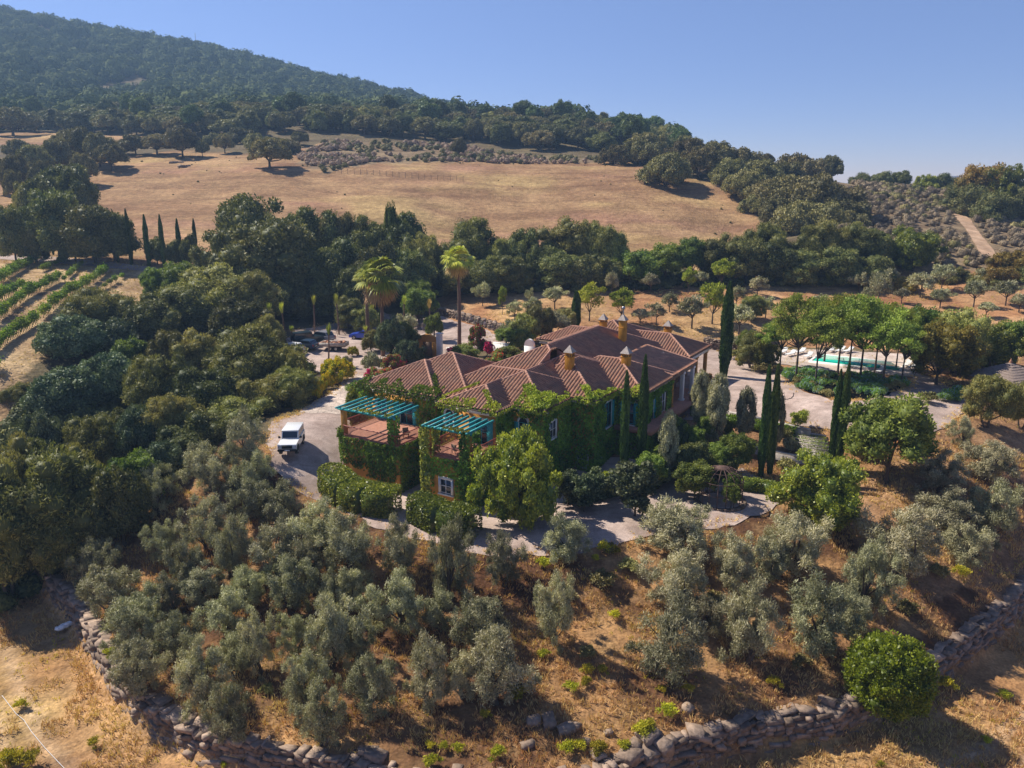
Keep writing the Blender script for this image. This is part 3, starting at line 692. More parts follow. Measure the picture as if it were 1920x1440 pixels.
def sheet(name, poly, m, off=.05, step=.8, kind='structure', raise_fn=None):
    pts = []
    n = len(poly)
    for i in range(n):
        a, b2 = np.array(poly[i]), np.array(poly[(i + 1) % n]); L = np.hypot(*(b2 - a)); k = max(1, int(L / step))
        for j in range(k):
            q = a + (b2 - a) * j / k; w_ = .9 if step < .9 else .3
            pts.append((q[0] + (fbm([q[0]], [q[1]], 2.2, 301)[0] - .5) * 2 * w_, q[1] + (fbm([q[0]], [q[1]], 2.2, 307)[0] - .5) * 2 * w_))
    nb = len(pts); P = np.array(pts)
    xs = np.arange(P[:, 0].min(), P[:, 0].max(), step); ys = np.arange(P[:, 1].min(), P[:, 1].max(), step)
    A, B2 = np.meshgrid(xs, ys); A, B2 = A.ravel(), B2.ravel(); k = ppoly(A, B2, pts)
    allp = [Vector(q) for q in pts] + [Vector(q) for q in zip(A[k], B2[k])]
    vs, es, fs, *_ = mgeo.delaunay_2d_cdt(allp, [(i, (i + 1) % nb) for i in range(nb)], [], 1, 1e-4)
    vv = np.array([(q.x, q.y) for q in vs]); z = height(vv[:, 0], vv[:, 1]) + off
    me = mesh_np(name, np.column_stack([vv, z]), np.array([f for f in fs if len(f) == 3]), m, smooth=True)
    return tag(link(name, me), kind=kind)
sheet('driveway', DRIVE, M['gravel'], .05)
sheet('courtyard', COURT, M['gravel'], .054)
sheet('cobbled_path', pxpoly([(655,706),(700,700),(705,725),(680,745),(655,775),(640,778),(585,776),(565,772),(592,752),(626,735)]), M['cobble'], .075)
sheet('access_road', pxpoly([(560,545),(600,545),(640,553),(700,574),(730,590),(790,600),(812,590),(850,600),(890,612),(930,628),(975,642),(960,652),(900,655),(870,662),(800,668),(790,650),(760,615),(700,590),(640,568),(560,556)]), M['gravel'], .066)
sheet('vineyard_road', pxpoly([(-60,472),(0,477),(60,480),(150,487),(240,496),(318,507),(320,513),(300,512),(200,503),(120,495),(0,486),(-60,482)]), M['gravel'], .06, 1.0)
sheet('dirt_trail', pxpoly([(1782,394),(1800,398),(1822,415),(1838,440),(1862,468),(1876,494),(1858,496),(1838,480),(1826,455),(1812,432),(1795,412)]), M['dirt'], .12, 1.2)
sheet('pool_terrace', pxpoly([(1440,668),(1470,658),(1530,656),(1700,664),(1722,690),(1715,706),(1640,702),(1560,696),(1490,688),(1450,682)]), M['paving'], .07)

# ------------------------------------------------------------ stone walls
def stone(b, c, size, r, yaw, t):
    g = np.array([[x, y, z] for x in (-1, 0, 1) for y in (-1, 0, 1) for z in (-1, 0, 1) if (x, y, z) != (0, 0, 0)], float)
    g = g / np.maximum(1, np.abs(g).sum(1, keepdims=True) ** .04)
    P = g * np.array(size) / 2 * (1 + r.normal(0, .10, g.shape))
    ca_, sa = math.cos(yaw), math.sin(yaw); P = P @ np.array([[ca_, sa, 0], [-sa, ca_, 0], [0, 0, 1]])
    ti = r.normal(0, .14, 2); P[:, 2] += P[:, 0] * ti[0] + P[:, 1] * ti[1]
    b.add(P + c, STONE_F, t)
def _stone_faces():
    key = [(x, y, z) for x in (-1, 0, 1) for y in (-1, 0, 1) for z in (-1, 0, 1) if (x, y, z) != (0, 0, 0)]
    ix = {k: i for i, k in enumerate(key)}; F = []
    for ax in range(3):
        for s in (-1, 1):
            for a in (-1, 0):
                for b2 in (-1, 0):
                    q = []
                    for da, db in ((0, 0), (1, 0), (1, 1), (0, 1)):
                        k = [0, 0, 0]; k[ax] = s; k[(ax + 1) % 3] = a + da; k[(ax + 2) % 3] = b2 + db; q.append(ix[tuple(k)])
                    F.append(q if s > 0 else q[::-1])
    return np.array(F)
STONE_F = _stone_faces()
def wall_stone_mat():
    m, nt, p = new_mat('dry_stone')
    at = N(nt, "ShaderNodeAttribute", attribute_name="tint"); cr = N(nt, "ShaderNodeValToRGB")
    cr.color_ramp.elements[0].color = (.14,.096,.066,1); cr.color_ramp.elements[1].color = (.38,.275,.20,1)
    tc = N(nt, "ShaderNodeTexCoord"); no = N(nt, "ShaderNodeTexNoise"); no.inputs["Scale"].default_value = 3; no.inputs["Detail"].default_value = 9
    nt.links.new(tc.outputs["Object"], no.inputs["Vector"])
    mr = N(nt, "ShaderNodeMapRange"); mr.inputs[1].default_value = .3; mr.inputs[2].default_value = .7; mr.inputs[3].default_value = .65; mr.inputs[4].default_value = 1.3
    mx = N(nt, "ShaderNodeMix", data_type='RGBA', blend_type='MULTIPLY'); mx.inputs[0].default_value = 1
    nt.links.new(at.outputs["Fac"], cr.inputs[0]); nt.links.new(no.outputs[0], mr.inputs[0]); nt.links.new(cr.outputs[0], mx.inputs[6]); nt.links.new(mr.outputs[0], mx.inputs[7])
    nt.links.new(mx.outputs[2], p.inputs["Base Color"]); p.inputs["Roughness"].default_value = .95
    b = N(nt, "ShaderNodeBump"); b.inputs["Strength"].default_value = .9; b.inputs["Distance"].default_value = .08
    nt.links.new(no.outputs[0], b.inputs["Height"]); nt.links.new(b.outputs[0], p.inputs["Normal"])
    return m
M['drystone'] = wall_stone_mat()
def stone_wall(line, zb_fn, zt_fn, lay, step, depth_, label, face_off=0, seed=5):
    r = np.random.default_rng(seed)
    o = thing('dry_stone_wall', label, 'wall', (line[0][0], line[0][1], zb_fn(*line[0])))
    base = np.array(o.location); body, cap = MB(), MB()
    P = np.array(line, float); seg = np.hypot(*np.diff(P, axis=0).T); cum = np.concatenate([[0], np.cumsum(seg)])
    tot = cum[-1]
    for L in range(lay + 1):
        s = r.uniform(0, step)
        while s < tot:
            w = step * r.choice([.35, .5, .8, 1.1, 1.6]) * r.uniform(.8, 1.2); sm = min(s + w / 2, tot - .01); k = np.searchsorted(cum, sm) - 1; k = max(k, 0); t = (sm - cum[k]) / seg[k]
            c = P[k] * (1 - t) + P[k + 1] * t; d = (P[k + 1] - P[k]) / seg[k]; yaw = math.atan2(d[1], d[0])
            nrm = np.array([d[1], -d[0]])
            zb, zt = zb_fn(*c), zt_fn(*c); lh = max(zt - zb, .3) / lay
            if L < lay:
                c2 = c + nrm * ((lay - L) * .06 + r.normal(0, .11))
                stone(body, np.array([*c2, zb + (L + .45) * lh]) - base, (w * 1.04, depth_, lh * r.uniform(.85, 1.15)), r, yaw + r.normal(0, .07), r.uniform(0, .8))
            else:
                c2 = c - nrm * (.2 + r.normal(0, .2))
                stone(cap, np.array([*c2, zt + .02]) - base, (w * 1.0, depth_ * r.uniform(1.0, 1.55), .22 * r.uniform(.7, 1.5)), r, yaw + r.normal(0, .16), r.uniform(.35, 1))
            s += w
    body.build('course', M['drystone'], o); cap.build('capstone', M['drystone'], o)
    return o
def zout(x, y):
    d = np.array([x, y]); return float(tps(np.array([x]), np.array([y]))[0]) - 1.85
def zin(x, y): return float(tps(np.array([x]), np.array([y]))[0]) + .05
stone_wall([tuple(w) for w in WALL[1:]], zout, zin, 6, .8, .65, 'long curving dry stone retaining wall of rough grey slabs below the olive slope')
def rwall(px, h, lab, seed, dep=.45):
    l = [hit(*p)[:2] for p in px]
    return stone_wall(l, lambda x, y: gz(x, y) - .1, lambda x, y: gz(x, y) + h, 5, .38, dep, lab, seed=seed)
rwall([(806,584),(830,590),(870,600),(905,610),(940,622)], 1.0, 'low rubble wall along the far side of the pale access road', 9)
rwall([(1318,650),(1350,656),(1400,664)], 1.3, 'brown rubble wall behind the tall cypress at the courtyard edge', 11)
def boulder(px, py, s, lab, seed, m='drystone', grp=None, t=.6):
    h_ = hit(px, py)
    r = np.random.default_rng(seed); b = MB(); stone(b, np.array([0, 0, .12 * s]), (s * r.uniform(.8, 1.3), s * r.uniform(.6, 1), s * r.uniform(.4, .7)), r, r.uniform(0, 3), t)
    o = b.build('boulder', M[m]); o.location = h_; return tag(o, lab, 'rock', grp)
for i, (px, py, s) in enumerate([(690,1412,1.0),(705,1420,1.1),(1000,1356,.9),(1030,1358,1.1),(1060,1372,.8),(1075,1366,.7),(1192,1400,.9),(1215,1385,1.2),(1180,1420,1.2),(1240,1400,1.1),(990,1400,.7),
                               (1100,1395,.6),(1120,1418,.8),(1290,1330,.6),(1550,1318,.9),(1700,1320,.5),(610,690+700,.6),(1600,1250,.45),(1205,1050,.4),(1140,1375,.5)]):
    boulder(px, py, s, 'loose grey rock lying among dry grass near the foot of the slope', i, grp='loose rocks near the stone wall', t=random.uniform(.4, 1))
# rocky outcrops in the dry field
for i, (px, py) in enumerate([(330,305),(345,312)]):
    h_ = hit(px, py)
    if h_:
        b = MB(); r = np.random.default_rng(70 + i)
        for k in range(9): stone(b, np.array([r.normal(0, .9), r.normal(0, .7), .1]), (1.3, 1.0, .5), r, r.uniform(0, 3), r.uniform(.2, .8))
        o = b.build('rock_outcrop', M['drystone']); o.location = h_; tag(o, 'weathered grey rock outcrop showing through the dry field', 'rocks', 'rock outcrops in the dry field')

# ------------------------------------------------------------ the house (local frame: u along the front, v away)
ANG = R(-31)
house = thing('country_house', 'large ivy-covered ochre country house with many hipped terracotta tile roofs and chimneys', 'house', (0, 75, 0), ANG)
HU = np.array([math.cos(ANG), math.sin(ANG)]); HV = np.array([-HU[1], HU[0]])
def loc_of(px, py, z):
    X, Y, _ = at_z(px, py, z); d = np.array([X, Y - 75]); return float(d @ HU), float(d @ HV)
def to_world(u, v): p = HU * u + HV * v; return float(p[0]), float(p[1] + 75)
TP = .43
def slope_mesh(b, o, es, inw, L, h, z0, tan, trapezoid=True, phase=0, seed=0, clip=None):
    """one tiled slope: o eave start (2), es eave dir, inw inward dir"""
    pitch_ = .37; k = 8; s = np.arange(0, L + pitch_ / k, pitch_ / k); s[-1] = L
    r = np.random.default_rng(seed)
    ts = [0]; 
    c = .46; q = 0
    while q < h: ts += [q + c - .001, q + c]; q += c
    ts = np.array(sorted(ts)); ts = ts[ts >= 0]
    tmax = np.minimum(np.minimum(s, L - s), h) if trapezoid else np.full(len(s), h)
    Tm = np.minimum(ts[:, None], tmax[None, :])
    base = (o @ es)
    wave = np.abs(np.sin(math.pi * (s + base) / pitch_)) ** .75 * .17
    frac = (Tm / c) % 1.0
    Zs = z0 + tan * Tm + wave[None, :] + .045 * (1 - frac)
    X = o[0] + es[0] * s[None, :] + inw[0] * Tm; Y = o[1] + es[1] * s[None, :] + inw[1] * Tm
    n, m_ = Tm.shape; I = np.arange(n * m_).reshape(n, m_)
    F = np.stack([I[:-1, :-1], I[:-1, 1:], I[1:, 1:], I[1:, :-1]], -1).reshape(-1, 4)
    keep = (Tm[1:, 1:] > Tm[:-1, 1:] + 1e-6) | (Tm[1:, :-1] > Tm[:-1, :-1] + 1e-6)
    if clip is not None: keep &= ~clip((X[1:, 1:] + X[:-1, :-1]) / 2, (Y[1:, 1:] + Y[:-1, :-1]) / 2)
    ci = np.floor((s + base) / pitch_).astype(int); ri = np.floor(Tm / c + 1e-6)
    t = hash2(np.broadcast_to(ci[None, :], Tm.shape) + 1000, ri + 50, seed + 3) * .35 + .65 * np.clip(wave / .17, 0, 1)[None, :] ** 1.2  # random tone per tile, plus the shade of the channels worked into the tint
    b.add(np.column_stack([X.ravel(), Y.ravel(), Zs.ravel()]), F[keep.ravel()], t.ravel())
def ridge_line(b, p, q, rad=.12):
    p, q = np.array(p, float), np.array(q, float); L = np.linalg.norm(q - p); n = max(2, int(L / .45)); d = (q - p) / n
    for i in range(n):
        b.tube([p + d * i, p + d * (i + 1.08)], [rad * 1.12, rad * .9], 8, random.random(), cap=False)
def hip_roof(u0, u1, v0, v1, z, seed, over=.5, zbot=-5, walls=True, sides='LRFB', tan=TP, cornice=True, clip=None, wm='ochre'):
    rb, gb = MB(), MB(); du, dv = u1 - u0, v1 - v0; h = min(du, dv) / 2
    S = {'F': ((u0, v0), (1, 0), (0, 1), du), 'B': ((u1, v1), (-1, 0), (0, -1), du), 'R': ((u1, v0), (0, 1), (-1, 0), dv), 'L': ((u0, v1), (0, -1), (1, 0), dv)}
    for k in sides:
        o, e, w, L = S[k]; slope_mesh(rb, np.array(o, float), np.array(e, float), np.array(w, float), L, h, z, tan, seed=seed, clip=clip)
    zt = z + tan * h
    if du >= dv: a, c = (u0 + h, v0 + h), (u1 - h, v0 + h)
    else: a, c = (u0 + h, v0 + h), (u0 + h, v1 - h)
    e = .10
    A, CRB = (*a, zt + e), (*c, zt + e)
    if du >= dv: prs = [((u0, v0), A), ((u0, v1), A), ((u1, v0), CRB), ((u1, v1), CRB)]
    else: prs = [((u0, v0), A), ((u1, v0), A), ((u0, v1), CRB), ((u1, v1), CRB)]
    for q, T_ in prs:
        if clip is not None and q == (u1, v0): T_, q = (T_[0] + .8, T_[1] - .8, T_[2] - .8 * tan), None
        if q: ridge_line(gb, (*q, z + e), T_)
        else: ridge_line(gb, (a[0], a[1], zt + e), T_); ridge_line(gb, T_, (T_[0], T_[1] - 3.4, T_[2] - 3.4 * tan))
    if math.dist(a, c) > .3: ridge_line(gb, A, CRB, .14)
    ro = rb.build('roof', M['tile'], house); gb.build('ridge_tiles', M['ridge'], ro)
    if clip is not None: return ro
    fb = MB(); fb.box(u0 + .03, u1 - .03, v0 + .03, v1 - .03, z - .14, z + .005); fb.build('eave_board', M['wood'], ro)
    if cornice:
        cb = MB(); cb.box(u0 + over - .18, u1 - over + .18, v0 + over - .18, v1 - over + .18, z - .48, z - .142); cb.build('cornice', M['white'], house)
    if walls:
        wb = MB(); wb.box(u0 + over, u1 - over, v0 + over, v1 - over, zbot, z - .16); wb.build('wall', M[wm], house)
hip_roof(-15.5, -5.4, -5.3, 4.8, 3.6, 1)
hip_roof(-15.1, -2.0, -4.4, 8.3, 3.58, 2)
hip_roof(-8.0, 5.87, -3.87, 6.0, 3.585, 3)
hip_roof(-4.2, 2.4, -6.6, 3.0, 3.61, 4)
hip_roof(-4.0, 5.9, -3.9, 14.0, 3.6, 5)
hip_roof(-2.4, 8.5, 1.4, 14.0, 3.59, 6)
hip_roof(-.5, 11.4, 6.3, 15.9, 3.6, 7, over=.55, wm='brownwall')
B_ro = hip_roof(-8.2, 8.2, -1.0, 28.2, 3.595, 8, clip=lambda x, y: (x > .8) & (y < 7.9))
gb = MB(); gb.add([[.8, 1.5, 3.6], [.8, 6.4, 3.6], [.8, 6.4, 6.75], [.8, 1.5, 4.65]], [[0, 1, 2, 3]]); gb.add([[8.2, 7.9, 3.5], [.8, 7.9, 3.5], [.8, 7.9, 6.75], [8.2, 7.9, 3.6]], [[0, 1, 2, 3]]); gb.build('step_wall', M['ridge'], B_ro)
hip_roof(-4.2, 8.4, 1.5, 14.5, 3.58, 13)
wb = MB(); wb.box(-7.7, 7.6, 8.4, 27, -5, 3.4); wb.build('wall', M['ochre'], house)
hip_roof(-8.0, 10.2, 23.4, 31.4, 3.9, 9, over=.7, walls=False)
wb = MB(); wb.box(-7.9, 10.08, 23.52, 31.28, 3.38, 3.757); wb.build('fascia', M['white'], house)
wb = MB(); wb.box(-7.3, 7.6, 24.3, 30.6, -4, 3.37); wb.build('wall', M['brownwall'], house)
hip_roof(-11.3, 1.5, 25.0, 32.0, 3.6, 10)
hip_roof(-7.0, 5.2, 20.2, 32.6, 4.25, 11, tan=.42)
# gallery roof (one gentle slope) over the porch
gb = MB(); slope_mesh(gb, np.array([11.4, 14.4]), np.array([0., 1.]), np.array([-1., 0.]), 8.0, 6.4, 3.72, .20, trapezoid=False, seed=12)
go = gb.build('gallery_roof', M['tilesunlit'], house)
gb = MB(); ridge_line(gb, (11.4, 22.4, 3.85), (5.2, 22.4, 5.1)); gb.build('ridge_tiles', M['ridge'], go); gb = MB(); ridge_line(gb, (11.4, 14.5, 3.85), (5.2, 14.5, 5.1)); gb.build('ridge_tiles', M['ridge'], go)
gb = MB(); gb.box(5.5, 11.35, 14.5, 22.3, 3.55, 3.72); gb.box(5.5, 11.2, 14.6, 22.2, 3.25, 3.55); gb.build('ceiling_beams', M['wood'], go)
gb = MB(); gb.box(5.5, 8.6, 14.6, 23.6, -4, 3.4); gb.build('wall', M['brownwall'], house)
for u, v, z0, m in [(10.9, 15.4, 0, 'ochre'), (11.0, 18.6, 0, 'white'), (11.0, 22.0, 0, 'white'), (9.7, 27.2, 0, 'ochre'), (9.7, 30.9, 0, 'ochre'), (10.6, 7.2, -4, 'ochre')]:
    cb = MB(); cb.box(u - .2, u + .2, v - .2, v + .2, z0 - .3, 3.5); cb.box(u - .3, u + .3, v - .3, v + .3, z0 - .3, z0 + .25); cb.box(u - .28, u + .28, v - .28, v + .28, 3.1, 3.35); cb.build('column', M[m], house, bevel=.02)
# chimneys
def chimney(px, py, z, w, h, slots=True):
    u, v = loc_of(px, py, z)
    b = MB(); b.box(u - w / 2, u + w / 2, v - w / 2, v + w / 2, z - 1.2, z + h)
    b.box(u - w / 2 - .06, u + w / 2 + .06, v - w / 2 - .06, v + w / 2 + .06, z + h * .62, z + h * .62 + .1)
    b.box(u - w / 2 - .08, u + w / 2 + .08, v - w / 2 - .08, v + w / 2 + .08, z + h, z + h + .08)
    c = b.build('chimney', M['yellowplaster'], house, bevel=.015)
    if slots:
        b = MB()
        for i in range(4):
            x = (i - 1.5) * w * .22
            for s in (-1, 1):
                b = MB(); b.box(u + x - .035, u + x + .035, v + s * (w / 2 + .004) - .01, v + s * (w / 2 + .004) + .01, z + h * .68, z + h * .95); b.build('vent_slot', M['black'], c)
                b = MB(); b.box(u + s * (w / 2 + .004) - .01, u + s * (w / 2 + .004) + .01, v + x - .035, v + x + .035, z + h * .68, z + h * .95); b.build('vent_slot', M['black'], c)
    b = MB(); e = w / 2 + .14; zz = z + h + .081
    b.add([[u - e, v - e, zz], [u + e, v - e, zz], [u + e, v + e, zz], [u - e, v + e, zz]], [[3, 2, 1, 0]])
    for i in range(4):
        q = [(-e, -e), (e, -e), (e, e), (-e, e)]; p0, p1 = q[i], q[(i + 1) % 4]
        b.add([[u + p0[0], v + p0[1], zz], [u + p1[0], v + p1[1], zz], [u, v, zz + .75]], [[0, 1, 2]])
    b.build('chimney_cap', M['captile'], c)
    return c, u, v, zz
chimney(1068, 684, 5.85, .75, 1.25)
chimney(1174, 680, 5.55, .8, .95)
c_, u_, v_, z_ = chimney(1167, 636, 6.0, .75, 2.2, False)
b = MB(); b.tube([[u_, v_, z_ + .6], [u_, v_, z_ + 1.3]], [.09, .09], 8); b.tube([[u_ , v_, z_ + 1.2], [u_, v_, z_ + 1.25], [u_, v_, z_ + 1.5], [u_, v_, z_ + 1.6]], [.03, .2, .2, .03], 10); b.build('flue_cowl', M['chrome'], c_)
chimney(1131, 612, 6.6, .72, .8)
chimney(1252, 626, 5.4, .75, .95)
# windows: surround, frame, glass, shutters on walls of given orientation
def window(u, v, z, w, h, side, shutter=None, arch=False, m='white', balcony=False):
    """centre of the sill at (u,v,z); side F looks to -v, R looks to +u"""
    W4 = Matrix.Translation((u, v, z)) @ (Matrix.Rotation(0, 4, 'Z') if side == 'F' else Matrix.Rotation(R(90), 4, 'Z'))
    def bx(b, x0, x1, y0, y1, z0, z1): b.box(x0, x1, y0, y1, z0, z1, W4)
    b = MB(); bx(b, -w / 2 - .2, -w / 2, -.1, .02, -.12, h); bx(b, w / 2, w / 2 + .2, -.1, .02, -.12, h); bx(b, -w / 2 - .25, w / 2 + .25, -.16, .02, -.24, -.12)
    if arch:
        for i in range(8):
            a0, a1 = math.pi * i / 8, math.pi * (i + 1) / 8; r0, r1 = w / 2, w / 2 + .2
            P = [[r0 * math.cos(a0), h + r0 * math.sin(a0)], [r1 * math.cos(a0), h + r1 * math.sin(a0)], [r1 * math.cos(a1), h + r1 * math.sin(a1)], [r0 * math.cos(a1), h + r0 * math.sin(a1)]]
            V = np.array([[p[0], y, p[1]] for y in (-.1, .02) for p in P]) @ np.array(W4.to_3x3()).T + np.array(W4.translation)
            b.add(V, [[0, 1, 2, 3], [7, 6, 5, 4], [0, 4, 5, 1], [1, 5, 6, 2], [2, 6, 7, 3], [3, 7, 4, 0]])
    else: bx(b, -w / 2 - .2, w / 2 + .2, -.1, .02, h, h + .18)
    o = b.build('window', M[m], house)
    g = MB(); bx(g, -w / 2, w / 2, -.03, .015, -.1, h)
    if arch:
        n = 12; V = [[0, -.03, h]] + [[w / 2 * math.cos(math.pi * i / n), -.03, h + w / 2 * math.sin(math.pi * i / n)] for i in range(n + 1)]
        V = np.array(V) @ np.array(W4.to_3x3()).T + np.array(W4.translation); g.add(V, [[0, i + 1, i + 2] for i in range(n)])
    g.build('pane', M['glass'], o)
    f = MB()
    for x in (-w / 2 + .03, 0, w / 2 - .03): bx(f, x - .03, x + .03, -.06, -.033, -.1, h)
    for zz in (0, h * .5, h - .05): bx(f, -w / 2, w / 2, -.058, -.034, zz - .03, zz + .03)
    f.build('frame', M['teal' if shutter else 'whitepaint'], o)
    if shutter:
        for s in (-1, 1):
            sb = MB(); x0, x1 = (w / 2 + .02, w / 2 + w * .5) if s > 0 else (-w / 2 - w * .5, -w / 2 - .02)
            bx(sb, x0, x1, -.17, -.12, -.1, h)
            for k in range(12): bx(sb, x0 + .05, x1 - .05, -.19, -.171, h * (k + .3) / 12.5, h * (k + .8) / 12.5)
            sb.build('shutter', M['teal'], o)
    return o
window(-3.2, -6.1, 1.3, .9, 1.3, 'F', arch=True)
window(.4, -6.1, .3, 1.3, 2.3, 'F', shutter=True)
window(3.3, -3.4, .7, .95, 1.4, 'F', shutter=True, arch=True)
window(8.0, 5.2, .2, 1.5, 2.5, 'R', shutter=True)
window(5.4, -1.6, .5, 1.2, 1.6, 'R')
window(-.2, -11.03, -3.0, 1.2, 1.3, 'F')
window(-9.4, -4.8, .3, 1.6, 2.2, 'F', shutter=True)
window(-12.6, -4.8, .3, 1.2, 2.2, 'F')
window(9.6, 6.85, .3, 1.1, 2.2, 'F', shutter=True)
window(3.2, -3.4, -3.0, 1.0, 1.4, 'F'); window(6.9, 1.9, -3.2, 1.0, 1.4, 'F'); window(8.0, 3.4, -3.2, 1.0, 1.4, 'R')
window(10.85, 9.6, .2, 1.2, 2.2, 'R', shutter=True); window(10.85, 12.8, .2, 1.2, 2.2, 'R')
window(8.6, 17.0, .1, 1.4, 2.3, 'R', shutter=True); window(8.6, 20.6, .1, 1.4, 2.3, 'R', shutter=True)
# back of the house: little white belfry arch and terrace wall
b = MB(); b.box(-10.0, -8.6, 19.6, 19.95, 0, 3.9); pr = [(-10.0 + .7 + .7 * math.cos(a), 3.9 + .9 * math.sin(a)) for a in np.linspace(0, math.pi, 12)]; b.prism(pr, 19.6, 19.95)
b.build('gable_arch', M['white'], house)
# balconies
def balcony(u0, u1, v0, v1, zf, roundc, wall_bot, rail_gap=None):
    # floor slab and supporting block with a rounded outer corner
    pts = []
    for (cx, cy, a0) in [(u0 + roundc, v0 + roundc, 180), (u1 - .3, v0 + .3, 270)]:
        rr = roundc if cx < (u0 + u1) / 2 else .3
        for k in range(9): a = R(a0 + 90 * k / 8); pts.append((cx + rr * math.cos(a), cy + rr * math.sin(a)))
    pts += [(u1, v1), (u0, v1)]
    n = len(pts)
    def slab(name, m, z0, z1, grow, parent):
        c = np.mean(pts, 0); P = np.array([(c[0] + (x - c[0]) * grow, c[1] + (y - c[1]) * grow) for x, y in pts]); b = MB()
        V = np.vstack([np.column_stack([P, np.full(n, z0)]), np.column_stack([P, np.full(n, z1)]), [[*c, z1]], [[*c, z0]]])
        b.add(V, [[i, (i + 1) % n, n + (i + 1) % n, n + i] for i in range(n)]); b.add(V, [[n + i, n + (i + 1) % n, 2 * n] for i in range(n)])
        return b.build(name, m, parent)
    base = slab('balcony', M['ochre'], wall_bot, zf - .12, 1, house)
    slab('floor', M['terracotta'], zf - .118, zf, 1.012, base)
    rb = MB(); path = [(u0, v1 - .2)] + pts[:-2] + [(u1, v1 - .2)]
    dist = 0; nb = 0
    for i in range(len(path) - 1):
        a, c = np.array(path[i]), np.array(path[i + 1]); L = np.hypot(*(c - a))
        for zz in (.12, 1.0): rb.tube([[*a, zf + zz], [*c, zf + zz]], [.045 if zz > .5 else .028] * 2, 5)
        while nb * .14 < dist + L:
            t = (nb * .14 - dist) / max(L, 1e-6); q = a + (c - a) * t; rb.tube([[*q, zf + .02], [*q, zf + 1.0]], [.024] * 2, 4); nb += 1
        dist += L
    rb.build('railing', M['rail'], base)
    return base
bal1 = balcony(-13.4, -5.7, -10.9, -4.6, .3, 1.6, -5)
bal2 = balcony(-2.3, 2.3, -11.0, -5.9, .3, .5, -5)
# pergolas: posts, beams, rafters
def pergola(u0, u1, v0, v1, z, nraf, posts, sl=.0):
    b = MB(); b.box(u0 - .3, u1 + .3, v0 + .05, v0 + .2, z - .24, z)
    o = b.build('pergola', M['teal'], house)
    for i in range(nraf):
        b = MB(); u = u0 + (u1 - u0) * i / (nraf - 1)
        q_ = .075; V = np.array([[u - q_, v0 - .45, z + .12], [u + q_, v0 - .45, z + .12], [u + q_, v1, z + .15], [u - q_, v1, z + .15], [u - q_, v0 - .45, z + .26], [u + q_, v0 - .45, z + .26], [u + q_, v1, z + .32], [u - q_, v1, z + .32]])
        V[:, 2] -= .115
        b.add(V, [[3,2,1,0],[4,5,6,7],[0,1,5,4],[1,2,6,5],[2,3,7,6],[3,0,4,7]]); b.build('rafter', M['teal'], o)
    for (u, v) in posts:
        b = MB(); b.box(u - .22, u + .22, v - .22, v + .22, .28, z - .34); b.box(u - .28, u + .28, v - .28, v + .28, z - .34, z - .242); b.build('post', M['ochre'], o, bevel=.02)
pergola(-12.6, -6.2, -11.0, -7.0, 3.05, 9, [(-12.4, -10.6), (-6.4, -10.5)])
pergola(-2.3, 2.4, -11.1, -7.2, 3.0, 8, [(-2.0, -10.6), (2.0, -10.6)])
house_bb = MB(); house_bb.box(10.9, 11.35, 6.8, 15.4, -4.5, .02); house_bb.build('terrace_wall', M['ochre'], house)
fb = MB(); fb.box(8.4, 12.4, 6.0, 24.0, -.35, .09); fb.build('porch_floor', M['terracotta'], house)
#SPLIT2
# ------------------------------------------------------------ ivy
def ivy(name, label, patches, m='ivy', seed=1, L=.24, dens=95, group=None, loc=(0, 0, 0)):
    """patches in house coordinates: (origin, e_u, e_v, thickness, mask or None); grown as one plant"""
    r = np.random.default_rng(seed); Vs, Fs, Ts = [], [], []; n0 = 0
    for (o, eu, ev, th, mask) in patches:
        o, eu, ev = np.array(o, float), np.array(eu, float), np.array(ev, float)
        A = np.linalg.norm(np.cross(eu, ev)); n = int(A * dens); a, b2 = r.uniform(0, 1, n), r.uniform(0, 1, n)
        P = o + a[:, None] * eu + b2[:, None] * ev; nrm = np.cross(eu, ev); nrm /= np.linalg.norm(nrm)
        s1, s2 = a * np.linalg.norm(eu), b2 * np.linalg.norm(ev)
        nz = fbm(s1 + 50 * seed, s2, 1.1, seed, 3)
        keep = np.ones(n, bool)
        if mask: keep = mask(a, b2, nz)
        P, nz, a, b2 = P[keep], nz[keep], a[keep], b2[keep]; n = len(P)
        if n == 0: continue
        P = P + nrm * (.03 + th * (nz * .9 + r.uniform(0, .25, n)))[:, None]
        D = nrm * .35 + np.array([0, 0, -.75]) + r.normal(0, .5, (n, 3)); D /= np.linalg.norm(D, axis=1)[:, None]
        lv = L * r.uniform(.6, 1.3, n); V, F = leaves(P, D, lv, lv * .8, r)
        Vs.append(V); Fs.append(F + n0); n0 += len(V); Ts.append(np.repeat(np.clip(nz * 1.4 - .25 + r.normal(0, .2, n), 0, 1), 4))
    o = link(name, mesh_np(name, np.concatenate(Vs), np.concatenate(Fs), M[m], np.concatenate(Ts)))
    o.location = (0, 75, 0); o.rotation_euler = (0, 0, ANG)
    return tag(o, label, 'climbing plant', group)
def wallp(u0, v0, u1, v1, z0, z1, th=.3, mask=None):
    L_ = math.hypot(u1 - u0, v1 - v0); e_ = .2 / L_ if L_ > 1.2 else .05; du_, dv_ = (u1 - u0) * e_, (v1 - v0) * e_; u0, v0, u1, v1 = u0 - du_, v0 - dv_, u1 + du_, v1 + dv_
    return ((u0, v0, z0), (u1 - u0, v1 - v0, 0), (0, 0, z1 - z0), th, mask)
rag = lambda lo, k=1.3: (lambda a, b, n: b > lo + (n - .5) * k)       # ragged lower edge
low = lambda hi, k=1.3: (lambda a, b, n: b < hi + (n - .5) * k)
